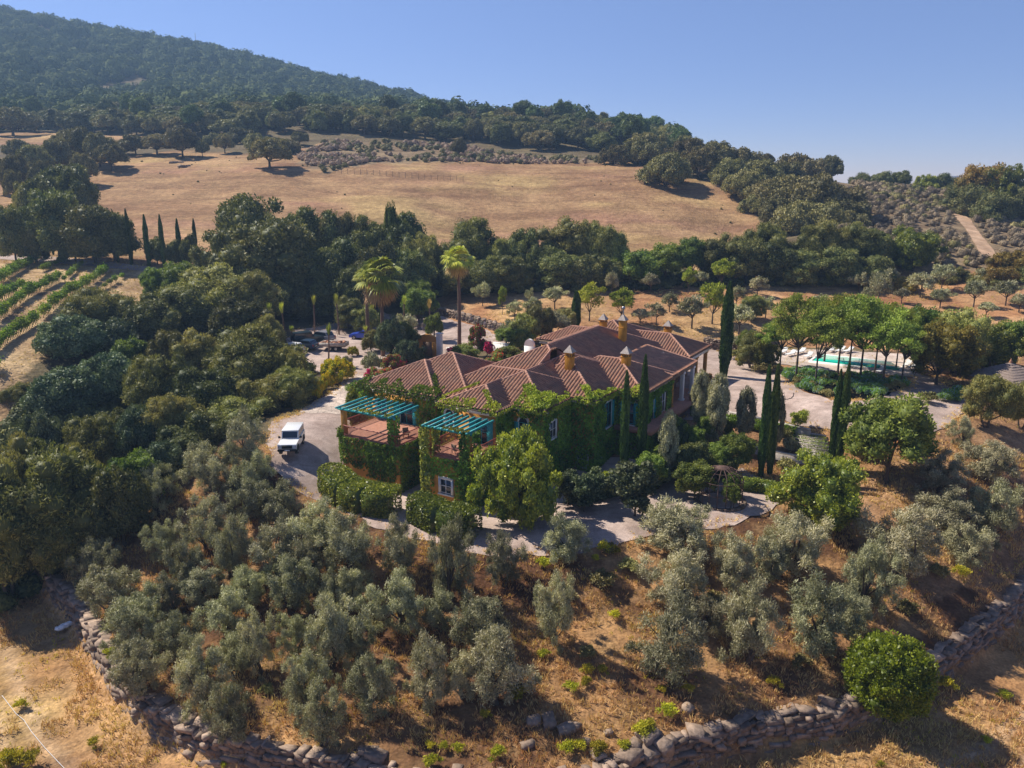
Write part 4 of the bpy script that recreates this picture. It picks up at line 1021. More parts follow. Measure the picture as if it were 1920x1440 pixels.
# balcony one: rounded corner
seg = [(-13.42, -4.9), (-13.42, -9.3)] + [(-11.8 + 1.62 * math.cos(R(a)), -9.3 + 1.62 * math.sin(R(a))) for a in (200, 220, 240, 260)] + [(-11.8, -10.93), (-9.0, -10.93), (-6.0, -10.93), (-5.68, -10.6)]
ivy('ivy', 'thick ivy hanging over the ochre wall below the left balcony', [wallp(*seg[i], *seg[i + 1], -3.2, .35, .4, rag(.32, 1.5)) for i in range(len(seg) - 1)] + [wallp(-5.68, -10.6, -5.68, -5.0, -4.6, .35, .22, rag(.0, 1.6)),
     wallp(-9.0, -10.95, -6.0, -10.95, -4.0, .3, .3, rag(.25, 1.6))], seed=3)
ivy('ivy', 'ivy column wrapped round the right front post of the left pergola', [wallp(-6.75, -10.83, -6.1, -10.83, .2, 3.1, .14), wallp(-6.1, -10.83, -6.1, -10.2, .2, 3.1, .14), wallp(-6.75, -10.2, -6.75, -10.83, .2, 3.1, .14)], seed=4)
ivy('ivy', 'ivy bush at the foot of the left front pergola post', [wallp(-13.0, -10.9, -12.1, -10.9, .1, 1.0, .3), wallp(-12.8, -10.2, -12.8, -10.9, .1, 1.0, .3)], seed=5)
ivy('ivy', 'ivy on the ochre wall below the right balcony', [wallp(-2.32, -6.2, -2.32, -10.6, -4.4, .35, .35, rag(.1, 1.3)), wallp(-2.3, -11.03, 2.3, -11.03, -4.2, .3, .35, lambda a, b, n: ((b > .42 + (n - .5) * 1.0) | ((a > .68) & (b > n * .2))) & ~((np.abs(a - .46) < .22) & (b < .62))), wallp(2.32, -10.9, 2.32, -6.1, -4.8, .35, .3, rag(0, 1))], seed=6)
ivy('ivy', 'dark ivy pillar on the left front corner of the right pergola', [wallp(-2.6, -11.25, -1.6, -11.25, -4.3, 3.0, .35), wallp(-2.6, -10.2, -2.6, -11.25, -4.3, 3.0, .35), wallp(-1.6, -11.25, -1.6, -10.2, .3, 3.0, .2)], 'hedge', seed=7)
ivy('ivy', 'bright ivy pillar on the right front corner of the right pergola', [wallp(1.5, -11.15, 2.6, -11.15, -4.4, 3.1, .3), wallp(2.6, -11.15, 2.6, -10.1, -4.4, 3.1, .3), wallp(1.55, -10.1, 1.55, -11.1, .3, 3.0, .15)], seed=8)
nowin = lambda cx, w, z0, z1: (lambda a, b, n: ~((np.abs(a - cx) < w) & (b > z0) & (b < z1)))
ivy('ivy', 'dense ivy covering the two-storey front wall beside the right balcony', [wallp(2.35, -3.45, 5.45, -3.45, -5, 3.3, .3, nowin(.31, .24, .64, .92)), wallp(1.9, -6.1, 1.9, -3.5, -5, 3.3, .3), wallp(5.42, -3.4, 5.42, 1.8, -5, 3.3, .3, nowin(.35, .14, .64, .88)),
     wallp(5.4, 1.85, 8.05, 1.85, -5, 3.3, .3), wallp(8.03, 1.85, 8.03, 6.8, -5, 3.3, .3, nowin(.68, .2, .6, .96)), wallp(8.0, 6.8, 10.9, 6.8, -5, 3.3, .3, nowin(.55, .25, .6, .9)), wallp(10.9, 6.8, 10.9, 9.0, -5, 3.1, .3), wallp(11.38, 6.8, 11.38, 15.4, -5, 0, .3), wallp(10.87, 6.9, 10.87, 15.2, -.2, 3.2, .3, lambda a, b, n: ~((np.abs(a - .32) < .1) & (b < .75)) & ~((np.abs(a - .7) < .1) & (b < .75)))], seed=9, dens=110)
ivy('ivy', 'ivy on the wall above the left balcony under the eaves', [wallp(-15.0, -4.82, -5.9, -4.82, -4, 3.4, .25, lambda a, b, n: ((np.abs(a - .61) > .13) & (np.abs(a - .26) > .1)) | (b > .86)), wallp(-5.88, -4.8, -5.88, -4, -5, 3.3, .3), wallp(-15.0, 4, -15.0, -4.8, -4, 3.4, .5)], seed=10)
ivy('ivy', 'ivy on the wall between the two balconies', [wallp(-5.8, -3.9, -3.7, -3.9, -5, 3.4, .3), wallp(-3.72, -3.9, -3.72, -6.1, -5, 3.4, .3), wallp(-3.7, -6.12, -2.3, -6.12, -5, 3.3, .2, nowin(.36, .4, .72, .98))], seed=11)
edge = lambda k: (lambda a, b, n: b < (n - .30) * k)
def eave(u0, v0, u1, v1, inw, wdt, z=3.72, tan=TP): return ((u0, v0, z), (u1 - u0, v1 - v0, 0), (inw[0] * wdt, inw[1] * wdt, tan * wdt), .06, edge(1.9))
def drop(u0, v0, u1, v1, z=3.75, h=.45): return ((u0, v0, z - h), (u1 - u0, v1 - v0, 0), (0, 0, h), .10, lambda a, b, n: (b > -.1 + (n - .5) * 1.2) & (n > .38))
ivy('roof_ivy', 'green creeper along the eaves of the left tiled wing', [eave(-15.5, -5.3, -5.4, -5.3, (0, 1), 2.2), eave(-15.5, -1.5, -15.5, -5.3, (1, 0), 1.6), drop(-15.6, -5.4, -5.3, -5.4, h=.4), drop(-15.6, 0, -15.6, -5.4, h=.5),
     ((-5.9, -4.9, 3.95), (-2.6, 2.6, 1.12), (.5, .5, .1), .2, None), drop(-5.3, -5.4, -5.3, -4, h=.5)], seed=12, L=.26)
ivy('roof_ivy', 'yellow-green creeper over the eaves of the small hipped roof', [eave(-4.2, -6.6, 2.4, -6.6, (0, 1), 2.0), drop(-4.3, -6.7, 2.5, -6.7, h=.5), ((2.3, -6.5, 3.75), (-2.6, 2.6, 1.1), (-.4, -.4, 0), .2, lambda a, b, n: n > .38), drop(2.5, -6.7, 2.5, -4.0, h=.4), ((-4.3, -5.6, 3.9), (3.0, 3.0, 1.3), (-.35, .35, 0), .18, lambda a, b, n: n > .35)], 'ivyroof', seed=13, L=.24)
ivy('roof_ivy', 'bright yellow-green creeper climbing the hips above the front wall', [eave(2.4, -3.9, 5.9, -3.9, (0, 1), 4.2), drop(2.4, -4.0, 6.0, -4.0), ((5.8, -3.8, 3.85), (-2.9, 2.9, 1.25), (-.8, -.8, 0), .25, None), ((5.9, -3.8, 3.8), (0, 5.2, 0), (-1.0, 0, .43), .25, edge(2.2)), drop(6.0, -4.0, 6.0, 1.4),
     eave(6.0, 1.4, 8.5, 1.4, (0, 1), 1.6), drop(5.9, 1.3, 8.6, 1.3), ((8.4, 1.5, 3.85), (-1.7, 1.7, .75), (-.6, -.6, 0), .22, None), ((8.5, 1.4, 3.75), (0, 5, 0), (-1.0, 0, .43), .25, edge(1.6)), drop(8.6, 1.3, 8.6, 6.2), eave(8.6, 6.3, 11.4, 6.3, (0, 1), 1.2), drop(8.6, 6.2, 11.5, 6.2, h=.5)], 'ivyroof', seed=14, L=.26, dens=120)
for pu0, pu1, pv, z, sd in ((-12.6, -6.2, -11.35, 3.1, 15), (-2.3, 2.4, -11.45, 3.05, 16)):
    ivy('climber', 'yellow-green creeper along the front beam of the ' + ('left' if sd == 15 else 'right') + ' turquoise pergola', [((pu0 + 2, pv, z), (pu1 - pu0 - 2, 0, 0), (0, .5, .1), .12, lambda a, b, n: n > .42)], 'ivyroof', seed=sd, L=.2)

# ------------------------------------------------------------ balcony furniture
def wp(u, v, z): x, y = to_world(u, v); return (x, y, z)
def chair_set(u, v, rz, lab, grp):
    o = thing('rattan_chair', lab, 'chair', wp(u, v, .3), ANG + rz, grp)
    b = MB(); b.box(-.28, .28, -.28, .28, .32, .44); b.build('seat', M['wood'], o, bevel=.02)
    b = MB(); b.box(-.28, .28, .22, .30, .44, .9); b.box(-.32, -.26, -.25, .28, .44, .64); b.box(.26, .32, -.25, .28, .44, .64); b.build('backrest', M['wood'], o, bevel=.02)
    for x in (-.24, .24):
        for y in (-.24, .24): b = MB(); b.tube([[x, y, 0], [x, y, .33]], [.025] * 2, 5); b.build('leg', M['wood'], o)
chair_set(-6.8, -8.3, .8, 'wicker chair at the right end of the left balcony', 'chairs on the left balcony'); chair_set(-7.2, -9.6, 2.6, 'wicker chair behind the railing near the ivy post of the left balcony', 'chairs on the left balcony')
chair_set(-.1, -9.6, 2.8, 'wicker chair in front of the round table on the right balcony', 'chairs on the right balcony'); chair_set(1.3, -8.6, -1.4, 'wicker chair to the right of the round table on the right balcony', 'chairs on the right balcony')
o = thing('round_table', 'round terracotta-topped table on the right balcony', 'table', wp(.2, -8.6, .3))
b = MB(); b.cyl((0, 0, .73), .65, .05, 18); b.build('tabletop', M['pot'], o); b = MB(); b.tube([[0, 0, 0], [0, 0, .05], [0, 0, .1], [0, 0, .72]], [.3, .3, .06, .06], 10); b.build('pedestal', M['iron'], o)

# ------------------------------------------------------------ vehicles
def wheel(o, x, y, r, w, rim='chrome'):
    b = MB(); b.cyl((x, y, r), r, w, 18, 'y'); t = b.build('wheel', M['black'], o)
    b = MB(); s = 1 if y > 0 else -1; b.cyl((x, y + s * (w / 2 + .003), r), r * .6, .02, 14, 'y'); b.build('rim', M[rim], t)
def lamp(o, name, x, y, z, r, m, axis='x'):
    b = MB(); b.cyl((x, y, z), r, .06, 12, axis); b.build(name, M[m], o)
def offroader(px, py, rz, label, col='carwhite', roofcol='carwhite', ladder=True, name='offroad_car'):
    x, y, z = hit(px, py); o = thing(name, label, 'car', (x, y, z + .05), rz)
    b = MB(); # body: front is +x
    b.prism([(-2.25, .55), (2.0, .55), (2.15, .75), (2.15, 1.12), (.72, 1.2), (.62, 1.22), (-2.25, 1.22)], -.86, .86)
    b.build('body', M[col], o, bevel=.04)
    b = MB(); b.prism([(-2.25, 1.222), (.66, 1.222), (.38, 1.88), (-2.2, 1.9)], -.78, .78); cab = b.build('cabin', M[col], o, bevel=.04)
    b = MB(); b.box(-2.25, .42, -.80, .80, 1.902, 1.97); b.build('roof_panel', M[roofcol], o, bevel=.03)
    b = MB(); n = Vector((.66 - .38, 0, .66)).normalized()
    b.add([[.645, -.7, 1.29], [.645, .7, 1.29], [.425, .68, 1.84], [.425, -.68, 1.84]], [[0, 1, 2, 3]]); b.build('windscreen', M['glass'], o)
    for s in (-1, 1):
        for x0, x1 in ((-.38, .3), (-1.15, -.48), (-2.1, -1.25)):
            b = MB(); yy = s * .785; b.add([[x0, yy, 1.32], [x1 + (.08 if x1 > 0 else 0), yy, 1.32], [x1, yy, 1.80], [x0, yy, 1.80]], [[0, 1, 2, 3] if s < 0 else [3, 2, 1, 0]]); b.build('side_window', M['glass'], o)
        for xx in (1.45, -1.45):
            b = MB(); b.prism([(xx + .52 * math.cos(a), .42 + .52 * math.sin(a)) for a in np.linspace(-.1, math.pi + .1, 12)], s * .865 - .03, s * .865 + .03); b.build('wheel_arch', M['black'], o)
            wheel(o, xx, s * .74, .39, .24)
        lamp(o, 'headlight', 2.16, s * .62, .95, .11, 'headlamp'); lamp(o, 'indicator', 2.16, s * .78, .92, .04, 'redlamp')
        b = MB(); b.box(.55, .6, s * 1.0 - .1, s * 1.0 + .1, 1.25, 1.45); b.tube([[.55, s * .8, 1.3], [.57, s * .95, 1.33]], [.02, .02], 5); b.build('wing_mirror', M['black'], o)
    b = MB(); b.box(2.15, 2.3, -.88, .88, .5, .68); b.build('bumper', M['black'], o, bevel=.02)
    b = MB(); b.box(2.152, 2.18, -.48, .48, .74, 1.05); b.build('grille', M['black'], o)
    b = MB(); b.box(2.302, 2.315, -.26, .26, .54, .65); b.build('number_plate', M['whitepaint'], o)
    b = MB(); b.cyl((-2.4, 0, 1.15), .38, .24, 16, 'x'); b.build('spare_wheel', M['black'], o)
    return o
offroader(548, 842, R(-86), 'white boxy off-road car parked on the gravel drive beside the olives')
offroader(578, 646, R(35), 'dark green boxy off-road car parked between two others', 'cardark', 'cardark')
def car(px, py, rz, label, col, hatch=True, L=4.3, Hh=1.5):
    x, y, z = hit(px, py); o = thing('parked_car', label, 'car', (x, y, z + .05), rz); h = L / 2
    b = MB()
    prof = [(-h, .35), (h - .1, .32), (h, .55), (h - .12, .78), (h - 1.15, .95), (-h + (.12 if hatch else .9), .98), (-h + .02, .92 if hatch else .9), (-h - .02, .6)]
    b.prism(prof, -.86, .86); b.build('body', M[col], o, bevel=.07)
    top = [(h - 1.2, .94), (h - 1.95, Hh - .05), (h - 2.4, Hh), (-h + .6, Hh - .04), (-h + .2, .97)] if hatch else [(h - 1.25, .94), (h - 2.05, Hh - .07), (h - 2.6, Hh - .04), (-h + 1.5, Hh - .08), (-h + .85, .97)]
    b = MB(); b.prism(top, -.72, .72); b.build('cabin', M[col], o, bevel=.06)
    a, c = np.array(top[0]), np.array(top[1]); e = np.array(top[-1]); f = np.array(top[-2])
    def glassq(p, q, w, nm, outx):
        b = MB(); n = np.array([(q - p)[1], -(q - p)[0]]); n /= np.linalg.norm(n); n *= .012 * (1 if outx * n[0] > 0 else -1); P, Q = p + (q - p) * .15 + n, p + (q - p) * .9 + n
        b.add([[P[0], -w, P[1]], [P[0], w, P[1]], [Q[0], w * .93, Q[1]], [Q[0], -w * .93, Q[1]]], [[0, 1, 2, 3]]); b.build(nm, M['glass'], o)
    glassq(a, c, .66, 'windscreen', 1); glassq(e, f, .62, 'rear_window', -1)
    for s in (-1, 1):
        b = MB(); yy = s * .728; V = [[a[0] - .25, yy, 1.03], [c[0] - .08, yy, Hh - .12], [f[0] + .1, yy, Hh - .14], [e[0] + .25, yy, 1.03]]; b.add(V, [[0, 1, 2, 3] if s > 0 else [3, 2, 1, 0]]); b.build('side_window', M['glass'], o)
        for xx in (h - .85, -h + .8): wheel(o, xx, s * .80, .33, .2)
        b = MB(); b.box(h - .16, h - .02, s * .62 - .15, s * .62 + .15, .62, .74); b.build('headlight', M['headlamp'], o, bevel=.02)
        b = MB(); b.box(-h - .035, -h + .05, s * .68 - .1, s * .68 + .1, .66, .9); b.build('tail_light', M['redlamp'], o, bevel=.015)
    b = MB(); b.box(-h - .04, -h - .025, -.26, .26, .55, .66); b.build('number_plate', M['whitepaint'], o)
    return o
car(602, 640, R(150), 'silver-grey estate car parked furthest back in the parking row', 'cargrey', Hh=1.6, L=4.5)
car(570, 655, R(160), 'dark blue hatchback parked at the near end of the parking row', 'carnavy', Hh=1.45, L=4.1)
car(543, 662, R(160), 'white car half hidden behind the leafy tree', 'carwhite')
car(683, 636, R(172), 'bright blue saloon car parked near the tall palm', 'carblue', hatch=False, L=4.4, Hh=1.42)
x, y, z = hit(627, 656)
o = thing('flatbed_trailer', 'grey wooden-sided trailer full of rubble parked on the gravel', 'trailer', (x, y, z), R(-8))
b = MB(); b.box(-1.9, 1.9, -.95, .95, .62, .72); b.build('chassis', M['iron'], o)
for nm, q in (('side_board', (-1.9, 1.9, -.97, -.92)), ('side_board', (-1.9, 1.9, .92, .97)), ('end_board', (-1.93, -1.88, -.95, .95)), ('end_board', (1.88, 1.93, -.95, .95))):
    b = MB(); b.box(*q, .725, 1.2); b.build(nm, M['lightstone'], o)
for s in (-1, 1):
    for xx in (-.3, .55): wheel(o, xx, s * .8, .32, .2)
b = MB(); b.tube([[-1.9, 0, .65], [-3.0, 0, .5]], [.05, .04], 6); b.build('drawbar', M['iron'], o)
b = MB(); r_ = np.random.default_rng(4)
for i in range(40): stone(b, np.array([r_.uniform(-1.7, 1.7), r_.uniform(-.75, .75), 1.0 + r_.uniform(0, .15)]), (.4, .3, .25), r_, r_.uniform(0, 3), .6)
o2 = b.build('rubble_load', M['pot']); o2.location = (x, y, z); o2.rotation_euler = (0, 0, R(-8)); tag(o2, 'brown rubble heaped inside the grey trailer', 'rubble')

# ------------------------------------------------------------ gateway, garden walls, gazebo, pool
def gbox(name, label, cat, px, py, size, rz, m, cap=None):
    x, y, z = hit(px, py); o = thing(name, label, cat, (x, y, z), rz); b = MB(); b.box(-size[0] / 2, size[0] / 2, -size[1] / 2, size[1] / 2, -.5, size[2]); b.build('wall', M[m], o, bevel=.03)
    if cap: b = MB(); b.box(-size[0] / 2 - .08, size[0] / 2 + .08, -size[1] / 2 - .08, size[1] / 2 + .08, size[2], size[2] + .14); b.build('coping', M[cap], o, bevel=.02)
    return o
x, y, z = hit(803, 668)
g = thing('gateway', 'ochre garden gateway with a curved top and white pillar', 'gateway', (x, y, z), R(-25))
b = MB(); b.prism([(-1.5, -.3), (-.75, -.3), (-.75, 1.9), (.75, 1.9), (.75, -.3), (1.5, -.3), (1.5, 2.6), (1.1, 2.9), (.4, 3.15), (-.4, 3.15), (-1.1, 2.9), (-1.5, 2.6)], -.2, .2)
g_ = MB(); g_.box(-1.5, -.76, -.2, .2, -.3, 2.6); g_.box(.76, 1.5, -.2, .2, -.3, 2.6); g_.prism([(-1.5, 2.1), (1.5, 2.1), (1.5, 2.6), (1.1, 2.9), (.4, 3.15), (-.4, 3.15), (-1.1, 2.9), (-1.5, 2.6)], -.21, .21)
g_.build('arch', M['ochre'], g); b = MB(); b.box(-.75, .75, -.05, .05, 0, 2.09); b.build('door', M['wood'], g)
b = MB(); b.box(1.55, 2.2, -.35, .35, -.3, 3.3); b.build('pillar', M['white'], g, bevel=.03); b = MB(); b.box(1.45, 2.3, -.45, .45, 3.3, 3.45); b.build('pillar_cap', M['white'], g)
def garden_wall(p0, p1, h, th, label, m='white', cap='white'):
    a, c = np.array(hit(*p0)), np.array(hit(*p1)); d = c - a; L = np.hypot(d[0], d[1]); o = thing('garden_wall', label, 'wall', tuple(a), math.atan2(d[1], d[0]))
    b = MB(); z1 = c[2] - a[2]
    V = np.array([[0, -th / 2, -1.2], [L, -th / 2, z1 - 1.2], [L, th / 2, z1 - 1.2], [0, th / 2, -1.2], [0, -th / 2, h], [L, -th / 2, z1 + h], [L, th / 2, z1 + h], [0, th / 2, h]])
    F = [[3,2,1,0],[4,5,6,7],[0,1,5,4],[1,2,6,5],[2,3,7,6],[3,0,4,7]]; b.add(V, F); b.build('wall', M[m], o)
    V2 = V.copy(); V2[:4, 2] = V[4:, 2] + .003; V2[4:, 2] = V[4:, 2] + .1; V2[:, 1] *= 1.25; b = MB(); b.add(V2, F); b.build('coping', M[cap], o)
    return o
garden_wall((925, 662), (972, 668), 1.5, .3, 'white garden wall topped with ivy behind the bougainvillea')
garden_wall((838, 668), (885, 672), 1.2, .3, 'white garden wall between the gateway and the palm')
garden_wall((1350, 785), (1438, 803), .9, .35, 'long pale retaining wall below the courtyard hedge, nearer the house', 'lightstone', 'lightstone')
garden_wall((1444, 805), (1518, 822), .9, .35, 'pale retaining wall below the courtyard behind the paired cypresses', 'lightstone', 'lightstone')
garden_wall((1400, 845), (1530, 872), .5, .35, 'low pale retaining wall beside the paired cypresses on the lower terrace', 'lightstone', 'lightstone')
for i in range(6):
    garden_wall((1484 + i * 2, 812 + i * 7), (1548 + i * 2, 822 + i * 7), .22, .25, ORD[i] + ' stone-edged planted step down from the courtyard, counted from the top', 'lightstone', 'lightstone')
# thatched gazebo
x, y, z = hit(1885, 742)
g = thing('thatched_gazebo', 'open gazebo with grey heather-thatched pyramid roof near the pool', 'gazebo', (x, y, z), R(20))
for s in range(4):
    a = R(45 + 90 * s); b = MB(); b.tube([[2.3 * math.cos(a), 2.3 * math.sin(a), -.3], [2.3 * math.cos(a), 2.3 * math.sin(a), 2.35]], [.1, .1], 8); b.build('post', M['wood'], g)
b = MB(); rr = np.random.default_rng(8)
for ring in range(9):
    q0, q1 = ring / 9, (ring + 1) / 9 + .03; r0, r1 = 3.5 * (1 - q0) + .05, 3.5 * (1 - q1) + .05; n = 24
    z0, z1 = 2.2 + 1.75 * q0 + .06, 2.2 + 1.75 * q1
    V = []
    for i in range(n):
        a = 2 * math.pi * i / n; k = 1 / max(abs(math.cos((a + math.pi / 4) % (math.pi / 2) - math.pi / 4)), .7)
        V.append([r0 * k * math.cos(a), r0 * k * math.sin(a), z0 + rr.uniform(-.03, .03)])
    for i in range(n):
        a = 2 * math.pi * i / n; k = 1 / max(abs(math.cos((a + math.pi / 4) % (math.pi / 2) - math.pi / 4)), .7)
        V.append([max(r1, .03) * k * math.cos(a), max(r1, .03) * k * math.sin(a), z1])
    b.add(V, [[i, (i + 1) % n, n + (i + 1) % n, n + i] for i in range(n)])
rf = b.build('roof', M['thatch'], g); b = MB(); b.tube([[0, 0, 3.85], [0, 0, 4.1], [0, 0, 4.25], [0, 0, 4.5]], [.12, .2, .1, .02], 8); b.build('finial', M['pot'], rf)
# iron rose arbour
x, y, z = hit(1350, 940)
g = thing('iron_arbour', 'round rusty iron arbour with a domed top overgrown by vines', 'arbour', (x, y, z), 0)
for i in range(16):
    a = 2 * math.pi * i / 16; ca_, sa = math.cos(a), math.sin(a); b = MB()
    pts = [[1.9 * ca_, 1.9 * sa, -.2], [1.9 * ca_, 1.9 * sa, 2.2]] + [[1.9 * math.cos(t) * ca_, 1.9 * math.cos(t) * sa, 2.2 + 1.0 * math.sin(t)] for t in (.3, .6, .9, 1.2, 1.45)]
    b.tube(pts, [.035] * len(pts), 5); b.build('rib', M['iron'], g)
for zz, rr_ in ((.1, 1.9), (1.1, 1.9), (2.2, 1.9), (2.95, 1.25), (3.15, .6)):
    b = MB(); b.tube([[rr_ * math.cos(a), rr_ * math.sin(a), zz] for a in np.linspace(0, 2 * math.pi, 33)], [.035] * 33, 5, cap=False); b.build('hoop', M['iron'], g)
b = MB(); b.cyl((0, 0, 3.28), .55, .16, 16, r2=.2); b.build('dome_cap', M['iron'], g)
b = MB(); 
for i in range(24):
    a = 2 * math.pi * i / 24; stone(b, np.array([2.15 * math.cos(a), 2.15 * math.sin(a), .05]), (.5, .3, .22), np.random.default_rng(i), a + 1.57, .2)
b.build('stone_ring', M['drystone'], g)
# pool
pc = [hit(*p) for p in ((1530, 676), (1525, 666), (1600, 668), (1690, 678), (1690, 694), (1600, 685))]
zp = float(np.mean([p[2] for p in pc])) + .1
c0 = np.array(hit(1608, 681)[:2]); c1 = np.array(hit(1530, 671)[:2]); c2 = np.array(hit(1688, 687)[:2])
d = c2 - c1; Lp = np.hypot(*d) ; ang = math.atan2(d[1], d[0]); g = thing('swimming_pool', 'long emerald-green swimming pool with pale coping behind the trees', 'pool', (c0[0], c0[1], zp), ang)
b = MB(); b.box(-Lp / 2 - .4, Lp / 2 + .4, -2.9, -2.5, -.6, .06); b.box(-Lp / 2 - .4, Lp / 2 + .4, 2.5, 2.9, -.6, .06); b.box(-Lp / 2 - .4, -Lp / 2, -2.498, 2.498, -.6, .057); b.box(Lp / 2, Lp / 2 + .4, -2.498, 2.498, -.6, .057); b.build('coping', M['white'], g)
b = MB(); b.box(-Lp / 2 + .001, Lp / 2 - .001, -2.499, 2.499, -.5, .02); b.build('water', M['water'], g)
def lounger(px, py, rz, lab):
    h_ = hit(px, py); o = thing('sun_lounger', lab, 'sun lounger', (h_[0], h_[1], h_[2] + .1), rz, 'white loungers round the pool')
    b = MB(); b.box(-.95, .35, -.32, .32, .28, .36); b.build('seat', M['plastic'], o, bevel=.02)
    b = MB(); b.prism([(.35, .28), (1.0, .68), (.97, .76), (.33, .36)], -.32, .32); b.build('backrest', M['plastic'], o)
    for xx in (-.85, .5):
        for yy in (-.27, .27): b = MB(); b.box(xx - .03, xx + .03, yy - .03, yy + .03, 0, .28); b.build('leg', M['plastic'], o)
for px, py, lb in [(1468, 664, 'white sun lounger on the terrace left of the pool, nearest the grey olive'), (1482, 668, 'white sun lounger left of the pool beside the first shade tree'), (1500, 664, 'white sun lounger behind the left end of the pool'), (1515, 672, 'white sun lounger at the left end of the pool'),
                   (1560, 660, 'white sun lounger behind the middle of the pool'), (1575, 661, 'second white sun lounger behind the middle of the pool'), (1590, 662, 'white sun lounger behind the pool, beneath the bare branches'), (1700, 688, 'white sun lounger at the right end of the pool'), (1712, 692, 'white sun lounger furthest right of the pool'), (1650, 700, 'white sun lounger in front of the pool near its right end')]:
    lounger(px, py, ang + R(75) + random.uniform(-.1, .1), lb)
# pots on the porch
for i, (u, v, s, lb) in enumerate([(12.0, 24.6, 1.2, 'large clay pot with a dark red shrub at the porch corner'), (11.8, 21.5, .8, 'clay pot of flowers by the white porch column'), (12.0, 19.0, .7, 'clay pot of flowers between the porch columns')]):
    o = thing('potted_plant', lb, 'potted plant', wp(u, v, .09)); b = MB(); b.tube([[0, 0, 0], [0, 0, .3 * s], [0, 0, .6 * s], [0, 0, .62 * s]], [.25 * s, .38 * s, .42 * s, .36 * s], 14); b.build('pot', M['pot'], o)
    q = KIND['boug' if i == 0 else 'greyshrub'][0][0]; f = link('foliage', q, o); f.scale = (.4 * s,) * 3; f.location = (0, 0, .4 * s)
# hose lying on the courtyard, fence posts, power mast, far sheds
def cable(name, pxs, lab, cat, m, rad, off=.06):
    P = [hit(*p) for p in pxs]; b = MB(); b.tube([[p[0], p[1], p[2] + off] for p in P], [rad] * len(P), 6); return tag(b.build(name, M[m]), lab, cat)
cable('garden_hose', [(1468, 748), (1475, 750), (1483, 748), (1487, 744), (1488, 738)], 'dark hose curled on the courtyard near the paired cypresses', 'hose', 'black', .03, .09)
cable('irrigation_pipe', [(4, 1306), (30, 1340), (45, 1352), (60, 1375), (85, 1405), (118, 1440), (140, 1462)], 'thin pale pipe lying across the dry grass in the near corner', 'pipe', 'plastic', .016, .1)
h_ = hit(122, 1182); r_ = np.random.default_rng(3); ic_ = ico(); b = MB()
for k in range(5): b.add(ic_[0] * np.array([.45, .3, .25]) * r_.uniform(.6, 1.1, (12, 1)) + np.array([k * .16 - .3, k * .12 - .2, .2 + .05 * k]), ic_[1])
o = b.build('plastic_sack', M['plastic'], smooth=False); o.location = (h_[0], h_[1], h_[2] + .1); tag(o, 'crumpled white plastic sack against the outside of the stone wall', 'sack')
for i, px in enumerate(range(640, 880, 12)):
    q = at_y(px, 322, 236 - (px - 640) * .02); x, y = q[0], q[1]; b = MB(); b.tube([[0, 0, -.3], [0, 0, 1.5]], [.07, .06], 5); o = b.build('fence_post', M['wood']); o.location = (x, y, gz(x, y)); tag(o, 'thin wooden post of the wire fence crossing the dry field', 'fence post', 'fence posts in the dry field')
x, y = at_y(367, 78, 850)[:2]; b = MB(); b.tube([[0, 0, -2], [0, 0, 17]], [.35, .15], 6); b.box(-1, 1, -.12, .12, 14, 14.2); b.box(-.7, .7, -.12, .12, 16, 16.2); o = b.build('radio_mast', M['chrome']); o.location = (x, y, gz(x, y)); tag(o, 'slender radio mast on the skyline of the wooded mountain', 'mast')
def shed(px, top, Y, w, lab):
    X, Yy, zt = at_y(px, top, Y); W = w * Y / FPX; zg = min(gz(X, Yy), zt - 3); o = thing('farm_shed', lab, 'building', (X, Yy, zg), R(8)); h = zt - zg
    b = MB(); b.box(-W / 2, W / 2, -3, 3, -1, h - 1.2); b.build('wall', M['white'], o); b = MB(); b.prism([(-W / 2 - .3, h - 1.2), (W / 2 + .3, h - 1.2), (0, h)], -3.3, 3.3); b.build('roof', M['chrome'], o)
    b = MB(); b.box(-W * .2, W * .1, -3.02, -3.001, -.5, 1.8); b.build('door', M['wood'], o)
shed(1800, 330, 262, 34, 'white farm shed with a grey gable roof among trees on the skyline')
shed(1637, 343, 268, 18, 'tiny white shed on the skyline beside a reddish bank')
#SPLIT3
# ------------------------------------------------------------ planting
def grove(items, name, phrase, group, cat='tree', mode='T'):
    """items (kind, px, top, Y|base, w); told apart by their order from the left"""
    items = sorted(items, key=lambda q: q[1]); n = len(items)
    for i, it in enumerate(items):
        lab = phrase if n == 1 or n > 20 else phrase + ', ' + (ORD[i] + ' from left' if i < n - 1 else 'rightmost')
        f = T if mode == 'T' else B
        f(it[0], it[1], it[2], it[3], it[4], name=name, label=lab, cat=cat, group=group, **(it[5] if len(it) > 5 else {}))
